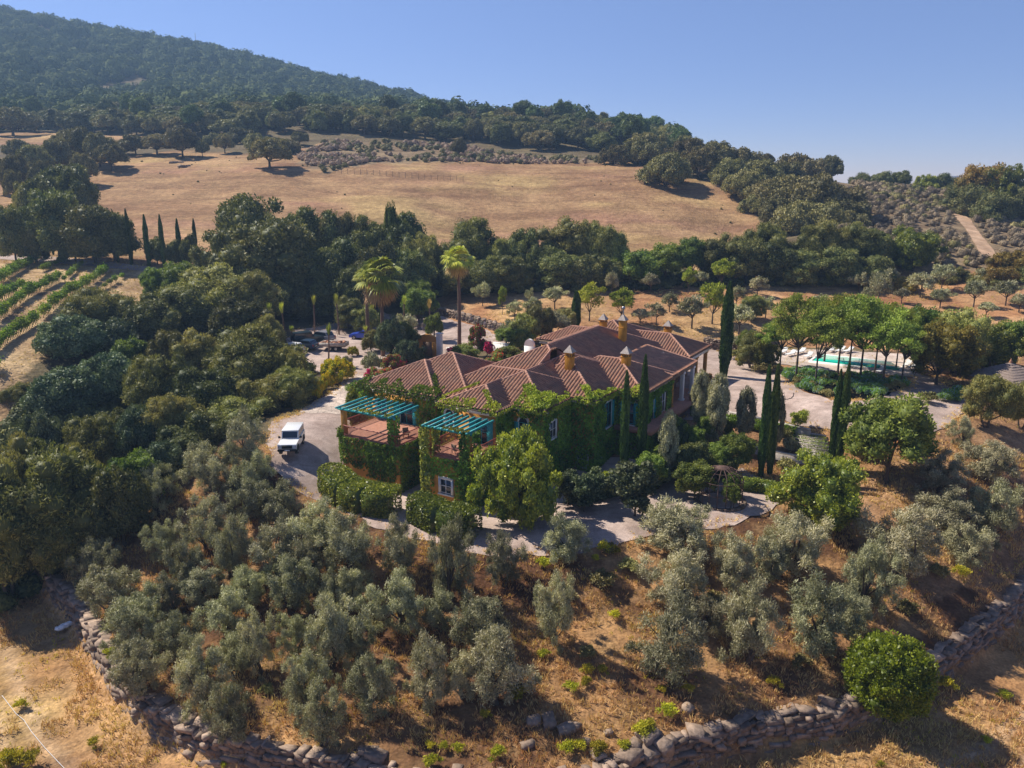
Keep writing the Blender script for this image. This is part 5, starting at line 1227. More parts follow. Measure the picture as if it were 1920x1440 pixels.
# olives of the slope, in rows round the drive
G = 'olive trees planted on the slope'
OL = [[(462,775,880,100),(395,835,920,92),(480,845,935,82),(430,880,948,72),(530,905,985,82),(475,900,975,85),(600,945,1035,105),(655,960,1078,115),(750,970,1082,85),(850,975,1130,95),(945,1000,1100,80),(1060,965,1052,92),(1270,940,1042,135),(1370,1000,1105,110),(1440,1010,1090,90),(1490,960,1072,125)],
      [(300,870,965,86),(390,930,1030,98),(305,980,1060,80),(350,1015,1110,85),(435,965,1080,88),(520,985,1078,108),(545,1045,1147,110),(660,1065,1142,82),(745,1080,1192,128),(900,1115,1212,110),(1043,1070,1207,95),(1265,1035,1152,130),(1400,1090,1242,112),(1525,1075,1222,132),(1625,1010,1152,110),(1685,950,1082,150),(575,1010,1100,70),(620,1070,1150,75),(470,1060,1140,80),(1320,1110,1190,90),(1590,1100,1180,90),(820,1100,1180,80)],
      [(180,965,1028,72),(190,1015,1102,100),(380,1060,1127,100),(430,1100,1187,108),(495,1145,1262,85),(620,1115,1252,122),(700,1220,1347,100),(805,1190,1327,95),(935,1165,1315,140),(1255,1115,1270,150),(1770,920,1002,110),(1865,905,1012,110),(1755,850,922,95),(1850,830,902,105),(555,1150,1235,80),(440,1190,1270,80),(870,1220,1310,80),(670,1160,1240,80),(320,1080,1150,80),(1810,980,1060,100)],
      [(210,1070,1162,125),(260,1120,1217,110),(340,1150,1242,90),(265,1190,1302,112),(375,1200,1327,108),(430,1270,1387,95),(580,1220,1347,98),(605,1270,1392,105),(280,1090,1160,80),(1800,785,840,50)]]
for row, nm in zip(OL, ('on the slope just below the gravel drive', 'in the middle band of the slope', 'lower down the slope', 'closest above the stone wall or at its edge')):
    row.sort()
    for i, (px, tp, bs, w) in enumerate(row):
        B('olive', px, tp - 4, bs - 2, w * .95, name='olive_tree', label='grey-green olive tree ' + nm + ', ' + ORD[i] + ' from the left', group=G, lean=.06)
# big trees of the ravine, left
WLD, OAK, CRB, GRN = 'wild', 'oak', 'carob', 'green'
grove([(WLD,60,850,63,250),(WLD,175,905,64,130),(WLD,-20,880,60,160),(WLD,110,960,61,120),(GRN,245,850,66,100),(OAK,215,880,63,110),(WLD,20,830,64,150),(WLD,130,845,68,130),(CRB,300,830,70,90),(OAK,330,800,74,100)], 'leafy_tree', 'dense olive-green tree in the shaded mass at the left edge', 'trees of the wooded ravine, front')
grove([(CRB,70,775,76,100),(WLD,180,775,76,115),(CRB,255,765,76,95),(WLD,315,740,78,105),(WLD,30,720,88,70),(CRB,120,692,88,150),(CRB,200,662,90,120),(WLD,285,665,86,120),(OAK,385,690,84,135),(WLD,430,745,80,140),(OAK,380,770,77,120)], 'leafy_tree', 'bushy tree in the middle of the left ravine', 'trees of the wooded ravine, middle')
grove([(WLD,470,612,93,175),(WLD,538,652,92,80),(WLD,510,700,86,130),(WLD,545,690,87,95),(WLD,315,620,98,85),(GRN,245,635,97,90),(WLD,365,622,98,95),(CRB,128,592,100,125),(WLD,175,542,112,150),(OAK,270,555,112,120),(CRB,200,600,104,120),(WLD,40,700,92,50)], 'leafy_tree', 'rounded grey-green tree behind the ravine thicket', 'trees of the wooded ravine, back')
grove([(WLD,400,498,122,175),(WLD,465,510,120,110),(GRN,330,492,130,90),(GRN,290,502,129,60),(GRN,355,520,126,70),(OAK,350,540,118,110),(OAK,440,560,112,110),(OAK,510,520,131,100),(WLD,500,590,110,70),(OAK,560,535,133,90),(OAK,615,520,134,80)], 'leafy_tree', 'clumpy tree between the vineyard and the parking area', 'trees between vineyard and parking')
grove([(OAK,500,415,138,190),(OAK,465,368,150,150),(OAK,548,392,150,120),(OAK,425,430,142,110),(OAK,560,470,138,110)], 'holm_oak', 'tall dark oak rising behind the parking area', 'tall oaks behind the parking area')
# far side of the vineyard road
grove([(OAK,15,388,150,70),(OAK,95,358,152,115),(OAK,165,386,150,115),(OAK,205,402,152,95),(OAK,55,400,151,70),(OAK,130,400,150,60)], 'holm_oak', 'dark oak behind the vineyard road at the far left', 'oaks behind the vineyard road')
grove([('oak',75,333,172,80),('oak',120,310,182,105),('wild',45,342,176,60),('oak',290,445,152,40),('oak',325,450,151,36),('oak',352,440,151,36)], 'holm_oak', 'rounded dark tree at the near edge of the dry field', 'trees at the near edge of the dry field')
# mid belt
belt = [(OAK,600,398,152,110),(WLD,640,402,151,90),(OAK,690,408,150,100),('green',733,383,151,32),(OAK,745,402,152,115),(WLD,790,440,147,85),(OAK,640,448,143,110),(OAK,700,455,141,100),(OAK,765,470,141,100),(OAK,600,470,137,110),(OAK,650,500,134,90)]
grove(belt, 'holm_oak', 'dark green tree in the belt behind the palms', 'tree belt behind the palms')
belt = [(WLD,890,410,153,115),(WLD,838,455,147,70),(OAK,860,480,144,80),(WLD,935,450,149,78),(OAK,985,430,149,70),(WLD,1065,411,152,115),(WLD,1115,415,151,95),(WLD,1150,432,149,75),(OAK,1020,455,147,80),(OAK,910,490,142,80),(OAK,960,480,143,80),(OAK,1050,470,144,90),(OAK,1110,478,144,90)]
grove(belt, 'wild_olive', 'big grey-green tree in the middle belt below the dry field', 'tree belt below the dry field, middle')
belt = [('green',1200,470,145,95),(OAK,1170,480,146,70),('green',1250,457,147,85),('green',1300,446,149,70),(OAK,1345,450,148,75),(WLD,1372,440,149,80),('wild',1440,418,153,88),(OAK,1405,452,147,90),(OAK,1460,455,146,90),(WLD,1520,424,151,85),(WLD,1562,414,153,95),(WLD,1612,418,153,100),(OAK,1652,430,153,70),(OAK,1500,470,145,90),(OAK,1580,465,146,100),(OAK,1640,480,145,80)]
grove(belt, 'leafy_tree', 'bushy tree in the belt right of centre below the hilltop oaks', 'tree belt below the dry field, right')
T('citrus', 1718, 428, 152, 98, name='leafy_tree', label='round bright green tree standing alone at the right end of the tree belt', group=None)
# oak wood on the rounded hill
hl = [(1155,272,262,60,),(1200,262,262,80),(1212,250,272,90),(1250,288,226,98),(1292,262,250,80),(1315,275,238,80),(1340,265,255,80),(1372,298,230,85),(1390,278,260,80),(1432,300,238,92),(1402,320,215,85)]
grove([('hilloak', a, b2, c, d) for a, b2, c, d in hl], 'holm_oak', 'spreading holm oak on top of the rounded dry hill', 'holm oaks on the dry hill')
hl = [(1462,305,240,100),(1500,290,262,100),(1560,292,275,55),(1440,288,275,30),(1482,330,205,112),(1522,328,200,140),(1562,345,198,120),(1440,338,208,95),(1582,372,192,100),(1500,378,188,120),(1545,380,186,110),(1460,372,196,80),(1590,395,182,70),(1420,365,205,60)]
grove([('hilloak', a, b2, c, d) for a, b2, c, d in hl], 'holm_oak', 'brown-green holm oak in the thick wood right of the hilltop', 'thick oak wood right of the hilltop')
hl = [(OAK,1620,325,268,60),(OAK,1655,322,270,50),(OAK,1690,320,270,42),(OAK,1598,345,262,60),('citrus',1740,328,255,55),(OAK,1770,326,255,60),(OAK,1712,348,250,40),('brownish',1850,308,218,95),('citrus',1895,310,214,95),(OAK,1822,345,216,95),(OAK,1868,362,208,90),(OAK,1918,350,210,80),('brownish',1800,350,235,50),('wild',1840,330,222,70)]
grove(hl, 'leafy_tree', 'tree on the right-hand skyline beyond the scrub', 'trees on the right skyline')
grove([('brownish',1905,470,146,80),('brownish',1868,500,141,75),('wild',1850,515,140,60),(WLD,1935,500,142,90),('brownish',1700,520,142,50),('wild',1790,500,146,70)], 'leafy_tree', 'yellow-green tree at the right edge above the orchard', 'trees above the orchard at the right')
# oaks standing in and round the dry field
fo = [('hilloak',210,275,320,62),('hilloak',343,246,295,62),('hilloak',380,267,295,26),('hilloak',562,250,273,34),('hilloak',422,254,288,36),('hilloak',25,208,256,88),('hilloak',506,264,316,80),('hilloak',860,263,296,32),('hilloak',295,255,290,62),('hilloak',255,257,291,50)]
grove(fo, 'holm_oak', 'holm oak standing in the far dry field', 'holm oaks in the dry field', mode='B')
cl = [(450,240,300,50),(480,250,284,50),(520,258,272,50),(545,262,276,40),(20,290,212,55),(60,272,228,62),(100,262,238,65),(140,240,252,80),(180,250,248,62),(120,245,262,60),(75,302,207,50),(20,320,200,40),(150,288,222,50),(5,300,215,50),(230,262,275,40),(400,250,300,45),(330,240,312,45),(30,262,262,50)]
grove([('hilloak', a, b2, c, d) for a, b2, c, d in cl], 'holm_oak', 'dark holm oak in the copse left of the dry field', 'copses at the left end of the dry field')
# orchard of young trees
orc = [(992,542,577,20),(1040,540,580,44),(965,565,600,32),(1147,512,555,26),(1220,515,550,40),(1230,570,610,38),(1420,520,555,36),(1442,492,530,34),(1255,550,585,34),(1297,558,616,55),(1385,573,627,55),(1435,558,596,34),(1380,538,575,34),(1535,553,586,40),(1200,580,610,40),(1080,505,540,30),(982,490,530,36),(905,530,574,34),(925,510,545,26)]
grove([('small', *q) for q in orc[:19]], 'young_olive', 'small young olive tree in the orange-earth orchard behind the house', 'young olives behind the house', mode='B')
orc = [(1312,510,540,30),(1645,508,577,46),(1667,503,536,32),(1725,513,558,50),(1765,498,546,42),(1690,542,569,30),(1762,543,578,42),(1825,528,576,46),(1848,567,596,36),(1885,528,573,46),(1910,553,586,38),(1610,512,548,34),(1630,540,570,30),(1590,560,590,30),(1800,590,625,40),(1845,505,535,34),(1720,590,625,44)]
grove([('small', *q) for q in orc], 'young_olive', 'small olive tree in the orchard on the right beyond the pool', 'young olives beyond the pool', mode='B')
for q, lb in [((1105,533,602,50), 'young lime-green tree in the orchard behind the central chimneys'), ((1290,503,551,27), 'small bright green sapling in the orchard before the dark belt'), ((1352,488,541,46), 'yellow-green young tree below the belt, left of the tall cypress top'), ((1335,533,607,52), 'yellowish young tree standing just left of the tall courtyard cypress'), ((1555,500,539,22), 'tiny lollipop-shaped sapling alone at the orchard edge'), ((1165,543,603,52), 'bright green fig-like tree just behind the tallest chimney'), ((942,540,590,18), 'thin pale sapling left of the young olives in the orchard')]:
    B('smallgreen', *q, name='young_tree', label=lb)
# pool shade trees
pt = [('airy',1492,560,712,95),('airy',1528,582,722,80),('airylime',1570,560,705,90),('airy',1612,562,716,95),('airy',1655,585,725,95),('airy',1462,600,690,70),('airylime',1640,575,700,80),('airy',1592,560,690,80),('airy',1690,600,722,60),('airy',1545,560,680,70),('airylime',1680,580,690,60)]
pt = [(a, b2, c, d, e * 1.2) for a, b2, c, d, e in pt]
grove(pt, 'shade_tree', 'slim-trunked feathery green shade tree in front of the pool', 'shade trees round the pool', mode='B')
grove([('brownish',1755,610,722,130),('wild',1790,585,700,110),('green',1720,580,680,90),('citrus',1860,612,690,105),('green',1902,605,690,80),('wild',1410,555,600,50)], 'leafy_tree', 'broad tree with yellowing leaves between the pool and the thatched roof', 'broad trees right of the pool', mode='B')
grove([('wild',1852,706,802,98),('wild',1912,722,800,60),('wild',1412,625,690,70)], 'grey_olive', 'large silver-grey olive near the courtyard edge', 'large grey olives round the courtyard', mode='B')
B('citrus', 975, 812, 985, 165, name='citrus_tree', label='big bright yellow-green tree in front of the ivy-clad wall', v=0)
B('young', 1190, 868, 968, 92, name='young_tree', label='dark glossy young tree standing on the gravel below the cypresses')
B('citrus', 1535, 850, 985, 165, name='citrus_tree', label='dense green tree at the right end of the lower gravel terrace', v=1)
B('green', 1662, 745, 905, 158, name='leafy_tree', label='large loose green tree right of the second cypress pair')
B('bush', 1658, 1188, 1338, 150, name='round_bush', label='round vivid green bush growing over the stone wall', cat='shrub')
B('smallgreen', 1130, 885, 940, 50, name='young_tree', label='pale sapling in the deep shade by the ivy wall')
grove([('green',1378,815,890,70),('green',1240,840,900,70),('lime' if 0 else 'smallgreen',1290,835,895,60),('green',1345,830,890,60),('young',1110,880,950,60)], 'garden_tree', 'leafy green tree in the sunken garden between house and cypresses', 'garden trees beside the house', mode='B')
# clipped columns
for px, tp, bs, w, lb in [(1309,698,812,34,'clipped olive column nearest the porch'), (1342,704,830,40,'clipped olive column second from the porch'), (1394,728,835,36,'clipped flat-topped olive column beside the low hedge'), (1453,735,862,24,'clipped olive column just behind the paired cypresses'), (1250,772,905,36,'tall clipped olive column in the shaded garden beside the two near cypresses')]:
    B('topiary', px, tp, bs, w, name='clipped_olive', label=lb, cat='tree', group='clipped olive columns')
# cypresses
for px, tp, bs, w, lb in [(1357,536,706,24,'tall stout cypress at the courtyard corner behind the house'), (1168,698,905,17,'slender cypress in front of the right wing, the left of two'), (1201,670,895,18,'slender cypress in front of the right wing, the right of two'), (1426,688,893,17,'cypress of the middle pair, the left one'), (1442,686,890,17,'cypress of the middle pair, the right one'),
                          (1557,696,886,16,'cypress of the rightmost pair, the left shorter one'), (1570,684,889,17,'cypress of the rightmost pair, the right taller one'), (1080,548,615,18,'short dark cypress behind the left chimney'), (718,560,655,9,'thin dark cypress close behind the left palm trunk')]:
    B('cypress', px, tp, bs, w, name='cypress', label=lb)
cyl_ = [(222,400,492,10),(247,398,497,13),(280,408,500,14),(309,408,502,13),(340,415,500,13),(368,413,472,10),(52,410,475,9),(100,405,478,9),(150,400,482,8)]
for i, q in enumerate(cyl_): B('cypress', q[0], q[1], q[2], q[3] * .72, name='cypress', label='narrow dark cypress lining the vineyard road, ' + ORD[sum(1 for p in cyl_ if p[0] < q[0])] + ' from the left', group='cypresses along the vineyard road')

# palms
def palm(px, top, base, nm, label, seed, scale=1.0):
    r = np.random.default_rng(seed); h_ = hit(px, base); X, Y, z = h_; d = depth(X, Y, z); H_ = (base - top) * d / FPX / cP
    o = thing(nm, label, 'palm', (X, Y, z)); b = MB(); hh = H_ - 1.6 * scale
    n = 14; b.tube([[.12 * math.sin(q * 3 / n), 0, hh * q / n - .2] for q in range(n + 1)], [.30 - .12 * q / n + (.02 if q % 2 else 0) for q in range(n + 1)], 10); b.build('trunk', M['palmbark'], o)
    c = np.array([.02, 0, hh])
    def frond(b, az, el, L, fan, rad):
        dirv = np.array([math.cos(az) * math.cos(el), math.sin(az) * math.cos(el), math.sin(el)])
        tip = c + dirv * L * .55; b.tube([c, c + dirv * L * .3, tip], [.03, .022, .015], 4, .5, cap=False)
        side = np.cross(dirv, [0, 0, 1]); side /= np.linalg.norm(side) + 1e-6; upv = np.cross(side, dirv)
        for k in range(fan):
            a = (k / (fan - 1) - .5) * 2.7; dd = dirv * math.cos(a) + side * math.sin(a)
            e1 = tip + dd * rad * .6; e2 = tip + dd * rad + np.array([0, 0, -rad * (.25 + .3 * r.random())]); w = rad * .07
            pr = np.cross(dd, upv); pr /= np.linalg.norm(pr) + 1e-6; t = r.uniform(.2, 1)
            b.add([tip, e1 - pr * w, e2, e1 + pr * w], [[0, 1, 2, 3]], t)
    gb, db = MB(), MB()
    for k in range(46): frond(gb, r.uniform(0, 6.28), r.uniform(-.35, 1.35), scale * r.uniform(1.6, 2.1), 15, scale * r.uniform(.95, 1.25))
    for k in range(26): frond(db, r.uniform(0, 6.28), r.uniform(-1.35, -.45), scale * r.uniform(1.3, 1.9), 11, scale * r.uniform(.8, 1.1))
    gb.build('fronds', M['palm'], o); db.build('dry_fronds', M['deadpalm'], o); return o
palm(718, 492, 668, 'fan_palm', 'tall fan palm with a broad shaggy crown beside the parking area', 1, 1.8)
palm(861, 470, 652, 'fan_palm', 'tall slender fan palm standing beside the access road', 2, 1.25)
palm(690, 508, 650, 'fan_palm', 'smaller fan palm half hidden behind the left tall palm', 3, .9)
def bound_palm(px, top, base, label, seed, col='palm'):
    r = np.random.default_rng(seed); X, Y, z = hit(px, base); d = depth(X, Y, z); H_ = (base - top) * d / FPX / cP
    o = thing('young_palm', label, 'young palm', (X, Y, z), 0, 'newly planted palms round the parking area'); o.rotation_euler = (r.normal(0, .04), r.normal(0, .05), 0); b = MB(); b.tube([[0, 0, -.2], [.03, 0, H_ * .45], [0, 0, H_ * .75]], [.13, .10, .09], 8); b.build('trunk', M['palmbark'], o)
    b = MB(); n = 60
    for k in range(n):
        a = r.uniform(0, 6.28); s = r.uniform(.05, .34); h0, h1 = H_ * .72, H_ * r.uniform(.86, 1.0); q = np.array([math.cos(a) * s, math.sin(a) * s, 0]); p0 = q * .3 + [0, 0, h0]; p1 = q + [0, 0, (h0 + h1) / 2 + .1]; p2 = q * 1.5 + [0, 0, h1]
        w = np.array([-math.sin(a), math.cos(a), 0]) * .07; b.add([p0, p1 - w, p2, p1 + w], [[0, 1, 2, 3]], r.uniform(.3, 1))
    b.build('tied_fronds', M[col], o); b = MB()
    for k in range(3):
        a = r.uniform(0, 1) + 2.09 * k; b.tube([[math.cos(a) * 1.0, math.sin(a) * 1.0, 0], [0, 0, 1.5]], [.035, .035], 5)
    b.build('support_poles', M['wood'], o); return o
for i, (px, tp, bs, cl_) in enumerate([(495,590,640,'deadpalm'),(508,568,640,'palm'),(537,565,650,'palm'),(590,553,625,'palm'),(549,610,650,'palm'),(636,550,628,'palm'),(616,606,690,'palm'),(686,610,655,'palm'),(697,570,620,'palm'),(756,553,620,'palm'),(808,560,632,'deadpalm')]):
    bound_palm(px, tp, bs, 'newly planted palm with tied-up fronds near the parking area, ' + ORD[i] + ' from the left', 40 + i, cl_)

# hedges: clipped blocks of leaves
def hedge(name, pxs, width, hgt, m, label, seed, L=.17, dens=150, core=True, lumpy=.05, taper=0):
    r = np.random.default_rng(seed); P = np.array([hit(*p)[:2] for p in pxs]); seg = np.hypot(*np.diff(P, axis=0).T); cum = np.concatenate([[0], np.cumsum(seg)]); tot = cum[-1]
    n = int((tot + width) * (2 * hgt + width) * dens); s = r.uniform(-width * .35, tot + width * .35, n); q = r.uniform(0, 2 * hgt + width, n)
    k = np.clip(np.searchsorted(cum, np.clip(s, 0, tot - .001)) - 1, 0, len(seg) - 1); t = (s - cum[k]) / seg[k]; c = P[k] + (P[k + 1] - P[k]) * t[:, None]; d = (P[k + 1] - P[k]) / seg[k][:, None]; nn = np.column_stack([d[:, 1], -d[:, 0]])
    endr = np.clip(np.maximum(-s, s - tot) / (width * .35), 0, 1); wf = np.sqrt(np.clip(1 - endr ** 2 * .9, 0, 1))
    off = np.where(q < hgt, -width / 2, np.where(q > hgt + width, width / 2, q - hgt - width / 2)) * wf; zz = np.where(q < hgt, q, np.where(q > hgt + width, 2 * hgt + width - q, hgt))
    ed = np.clip(np.abs(off) / (width / 2), 0, 1) ** 6 * np.clip(zz / hgt, 0, 1) ** 6; off *= 1 - .12 * ed; zz = zz * (1 - .08 * ed)
    bump = (fbm(s * 1.0 + 99, q, .9, seed, 3) - .5) * lumpy * 4; nrmv = np.column_stack([nn * np.sign(off + 1e-6)[:, None] * (zz < hgt * .97)[:, None], (zz >= hgt * .9).astype(float)])
    Pp = np.column_stack([c + nn * off[:, None], zz + height(c[:, 0], c[:, 1])]) + nrmv * (bump + r.uniform(-.09, .06, n))[:, None]
    D = nrmv * .7 + r.normal(0, .6, (n, 3)); D /= np.linalg.norm(D, axis=1)[:, None]; o0 = np.array([*P[0], gz(*P[0])])
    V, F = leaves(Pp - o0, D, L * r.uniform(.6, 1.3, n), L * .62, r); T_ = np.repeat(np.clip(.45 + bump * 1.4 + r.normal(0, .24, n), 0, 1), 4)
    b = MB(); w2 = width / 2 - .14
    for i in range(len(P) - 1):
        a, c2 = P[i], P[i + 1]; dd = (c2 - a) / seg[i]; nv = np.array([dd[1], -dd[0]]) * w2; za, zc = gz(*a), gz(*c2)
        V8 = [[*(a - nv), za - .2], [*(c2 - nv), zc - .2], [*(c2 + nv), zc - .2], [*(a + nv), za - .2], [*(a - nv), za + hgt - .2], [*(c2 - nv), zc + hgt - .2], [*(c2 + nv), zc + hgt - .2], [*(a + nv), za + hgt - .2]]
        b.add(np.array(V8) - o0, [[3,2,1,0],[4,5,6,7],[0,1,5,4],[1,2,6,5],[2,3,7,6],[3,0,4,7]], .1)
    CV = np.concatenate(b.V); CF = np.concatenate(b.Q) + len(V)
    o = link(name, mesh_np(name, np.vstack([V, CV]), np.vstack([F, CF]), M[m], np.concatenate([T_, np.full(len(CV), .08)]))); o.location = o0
    return tag(o, label, 'hedge')
hedge('hedge', [(628,925),(655,945),(690,957),(728,962)], 3.0, 2.3, 'hedge', 'thick glossy clipped hedge curving round the ochre wall below the left balcony', 1, .22, 120)
hedge('hedge', [(790,975),(830,993),(880,1000)], 2.6, 2.2, 'hedge', 'thick glossy hedge with reddish tips below the low white window', 2, .22, 120)
hedge('hedge', [(1300,778),(1345,790),(1400,800)], .9, 1.0, 'bushy', 'low dark clipped hedge along the courtyard edge near the porch', 3)
hedge('hedge', [(1405,802),(1440,808),(1490,815)], .9, 1.0, 'bushy', 'low dark clipped hedge along the courtyard edge behind the cypress pair', 4)
hedge('hedge', [(1385,918),(1425,922),(1462,930)], 1.0, 1.2, 'hedge', 'clipped hedge with a dry brown top behind the iron arbour', 5)
hedge('hedge', [(1062,945),(1110,940),(1160,928),(1230,915)], .8, 1.0, 'carob', 'low dark hedge at the foot of the ivy-clad wall', 6)
for i in range(5):
    hedge('planted_strip', [(1488 + i * 2, 817 + i * 7), (1546 + i * 2, 827 + i * 7)], .5, .35, 'hedge', 'strip of low green planting on the garden steps, ' + ORD[i] + ' from the top', 20 + i, .12, 150)
# flowering shrubs near the drive, bougainvillea, shrubs
for px, tp, bs, w, k, lb in [(634,672,716,64,'yellow','large yellow-flowering mound beside the cobbled drive'), (592,712,748,34,'yellow','yellow-flowering mound at the drive bend nearest the big tree'), (613,700,730,26,'yellow','small yellow-flowering mound between the two larger ones'), (662,650,668,22,'yellow','small yellow-green shrub at the edge of the parking gravel'), (650,668,690,26,'greyshrub','spiky green shrub behind the largest yellow mound')]:
    B(k, px, tp, bs, w, name='flowering_shrub', label=lb, cat='shrub')
sh = [('boug',702,690,735,40,'tall bougainvillea with red blooms at the left roof corner'),('magenta',690,692,735,18,'narrow magenta bougainvillea spray left of the roof corner'),('boug',735,665,708,44,'bougainvillea mound behind the left roof slope'),('magenta',752,668,694,20,'magenta bougainvillea tuft nearest the gateway'),('boug',722,690,720,38,'bougainvillea with few red blooms behind the eaves'),
      ('magenta',912,640,672,28,'magenta bougainvillea beside the white garden wall'),('boug',893,610,668,38,'tall leggy bougainvillea by the slender palm'),('magenta',845,650,676,22,'pink bougainvillea over the wall right of the gateway'),('boug',935,655,690,50,'leafy green bougainvillea behind the central roof valley'),('green',870,648,682,60,'bright green creeper mass behind the roof apex'),('green',955,650,688,55,'dense green shrub behind the white garden wall')]
for k, px, tp, bs, w, lb in sh: B(k, px, tp, bs, w, name='bougainvillea' if k != 'green' else 'garden_shrub', label=lb, cat='shrub')
sh = [('green',750,605,670,75),('carob',735,600,680,60),('green',785,545,610,70),('green',790,530,590,55),('green',815,590,640,34),('greyshrub',760,590,640,50),('wild',655,560,618,60),('wild',690,575,625,50),('carob',765,640,690,60),('wild',700,620,660,40),('greyshrub',700,660,700,40),('green',680,715,770,60),('citrus',668,735,800,55),('young',705,705,760,50)]
for i, (k, px, tp, bs, w) in enumerate(sorted(sh, key=lambda q: q[1])): B(k, px, tp, bs, w, name='garden_shrub', label='green garden shrub between the parking area and house, ' + ORD[i] + ' from the left', cat='shrub', group='shrubs between parking and house')
sh = [('wild',985,590,645,60),('wild',1010,575,640,60),('greyshrub',960,600,645,50),('green',975,620,665,50),('green',950,615,650,45),('greyshrub',1040,585,630,60),('wild',1060,580,620,50),('small',1000,560,600,40)]
for i, (k, px, tp, bs, w) in enumerate(sorted(sh, key=lambda q: q[1])): B(k, px, tp, bs, w, name='garden_shrub', label='grey-green shrub behind the back roofs near the access road, ' + ORD[i] + ' from the left', cat='shrub', group='shrubs behind the back roofs')
for i in range(16):
    px = 818 + i * 8.5; B('lavender' if i < 15 else 'greyshrub', px, 574 + i * 2.6, 584 + i * 2.7, 12, name='lavender_bush', label='small grey lavender bush in the row above the rubble wall', cat='shrub', group='lavender row above the rubble wall')
for i, (px, bs) in enumerate([(770,612),(782,618),(776,606),(790,612),(798,620)]): B('lavender', px, bs - 16, bs, 18, name='lavender_bush', label='purple-flowering lavender bush left of the access road bend', cat='shrub', group='purple lavender clump by the road')
# pool island and courtyard beds
rr = np.random.default_rng(77); isl = pxpoly([(1472,700),(1500,695),(1560,705),(1640,708),(1690,712),(1696,728),(1670,742),(1620,748),(1560,748),(1505,733),(1476,716)])
A = np.array(isl); k = 0
while k < 90:
    x, y = rr.uniform(A[:, 0].min(), A[:, 0].max()), rr.uniform(A[:, 1].min(), A[:, 1].max())
    if ppoly(np.array([x]), np.array([y]), isl)[0]:
        plant('agap' if rr.random() < .8 else 'shrub', 'lily_clump', x, y, rr.uniform(.7, 1.25), rr.uniform(1.1, 1.9), label='leafy blue-flowering lily clump in the bed under the pool trees', cat='plant', group='lily clumps in the pool bed'); k += 1
sheet('planting_bed', isl, M['ground'], .09)
bed = [('agap',1800,722,742,30),('agap',1780,728,746,28),('agap',1815,726,744,28),('agap',1770,735,752,30),('shrub',1740,735,756,34),('agap',1795,738,752,26)]
for i, (k_, px, tp, bs, w) in enumerate(bed): B(k_, px, tp, bs, w, name='lily_clump', label='white-flowering lily clump under the yellowing tree near the thatched gazebo', cat='plant', group='white lily clumps near the gazebo')
sh = [('green',1398,620,668,40),('shrub',1380,655,674,34),('shrub',1400,660,680,34),('yellow',1390,665,680,22),('palm',1432,640,695,50),('greyshrub',1380,630,660,34),('shrub',1450,680,700,30),('shrub',1425,680,700,30)]
for i, (k_, px, tp, bs, w) in enumerate(sh):
    if k_ == 'palm': k_ = 'citrus'
    B(k_, px, tp, bs, w, name='garden_shrub', label='garden shrub in the bed right of the tall courtyard cypress, ' + ORD[i] + ' in the group', cat='shrub', group='shrubs right of the courtyard cypress')
sh = [('green',1262,780,850,50),('oak',1300,830,905,80),('green',1215,850,925,60),('oak',1350,850,895,60),('green',1320,780,830,34),('citrus',1366,790,818,24),('smallgreen',1498,770,812,34),('shrub',1470,800,830,30),('greyshrub',1330,800,830,36),('green',1300,800,850,50),('carob',1275,790,850,40),('greyshrub',1480,820,848,28),('carob',1320,850,890,50),('carob',1280,860,905,60),('carob',1230,870,915,60),('shrub',1475,860,885,36),('shrub',1500,880,900,30),('green',1345,860,900,40),('young',1095,890,960,50),('young',1065,880,950,50),('carob',1150,880,930,50),('green',1600,800,850,50),('smallgreen',1270,795,840,40)]
for i, (k_, px, tp, bs, w) in enumerate(sorted(sh, key=lambda q: q[1])): B(k_, px, tp, bs, w, name='garden_shrub', label='shrub of the terraced garden beside the house, ' + ORD[i] + ' from the left', cat='shrub', group='shrubs of the terraced garden')
# vines growing over the arbour
for (dx, dy, dz, w, h, v, lb) in [(-2.2, .4, .0, 4.6, 3.6, 0, 'yellow-green vine covering the left half of the iron arbour'), (.6, -1.4, .6, 2.2, 2.3, 1, 'green vine hanging on the front of the iron arbour'), (1.4, 1.0, .8, 2.0, 2.4, 2, 'thin vine on the right shoulder of the iron arbour')]:
    q = hit(1350, 940); o = plant('green', 'climbing_vine', q[0] + dx, q[1] + dy, h, w * .8, z=q[2], label=lb, cat='climbing plant', v=v)
# scattered weeds and small bushes on the slope
wd = [(1020,1030,1062,26),(1150,1015,1038,26),(1118,1035,1050,16),(1130,1012,1036,30),(1045,1030,1050,24),(1200,1365,1350+30,40),(1250,1345,1342,36),(1215,1345,1372,34),(1170,1385,1405,28),(1120,1380,1412,36),(935,1395,1425,34),(1085,1385,1410,30),(1060,1390,1412,34),(805,1390,1405,22),(830,1385,1405,22),(860,1385,1408,24),(910,1320,1345,22),(1070,1270,1300,30),(1100,1265,1285,24),(1132,1235,1262,22),(1100,1240,1262,26),(1240,1280,1300,20),(810,1408,1440,34),(1290,870+400,1300,24),(1450,1270,1290,30),(1770,1270,1295,36),(1880,1290,1310,26),(180,1380,1400,26),(205,1160+50,1235,30),(420,1430,1440,20),(1650,1430,1438,18),(1850,1370,1392,18),(40,1310,1330,26),(15,1400,1440,50),(50,1420,1445,50),(1800,1050,1080,30),(1150,1130,1160,24),(1700,1030,1060,26),(1020,1200,1235,24),(975,1270,1310,40),(1300,1130,1160,30)]
for i, (px, tp, bs, w) in enumerate(wd):
    B('weed', px, bs - w * .75, bs, w, name='low_bush', label='small yellow-green bush among the dry grass of the slope', cat='shrub', group='low green bushes on the slope')
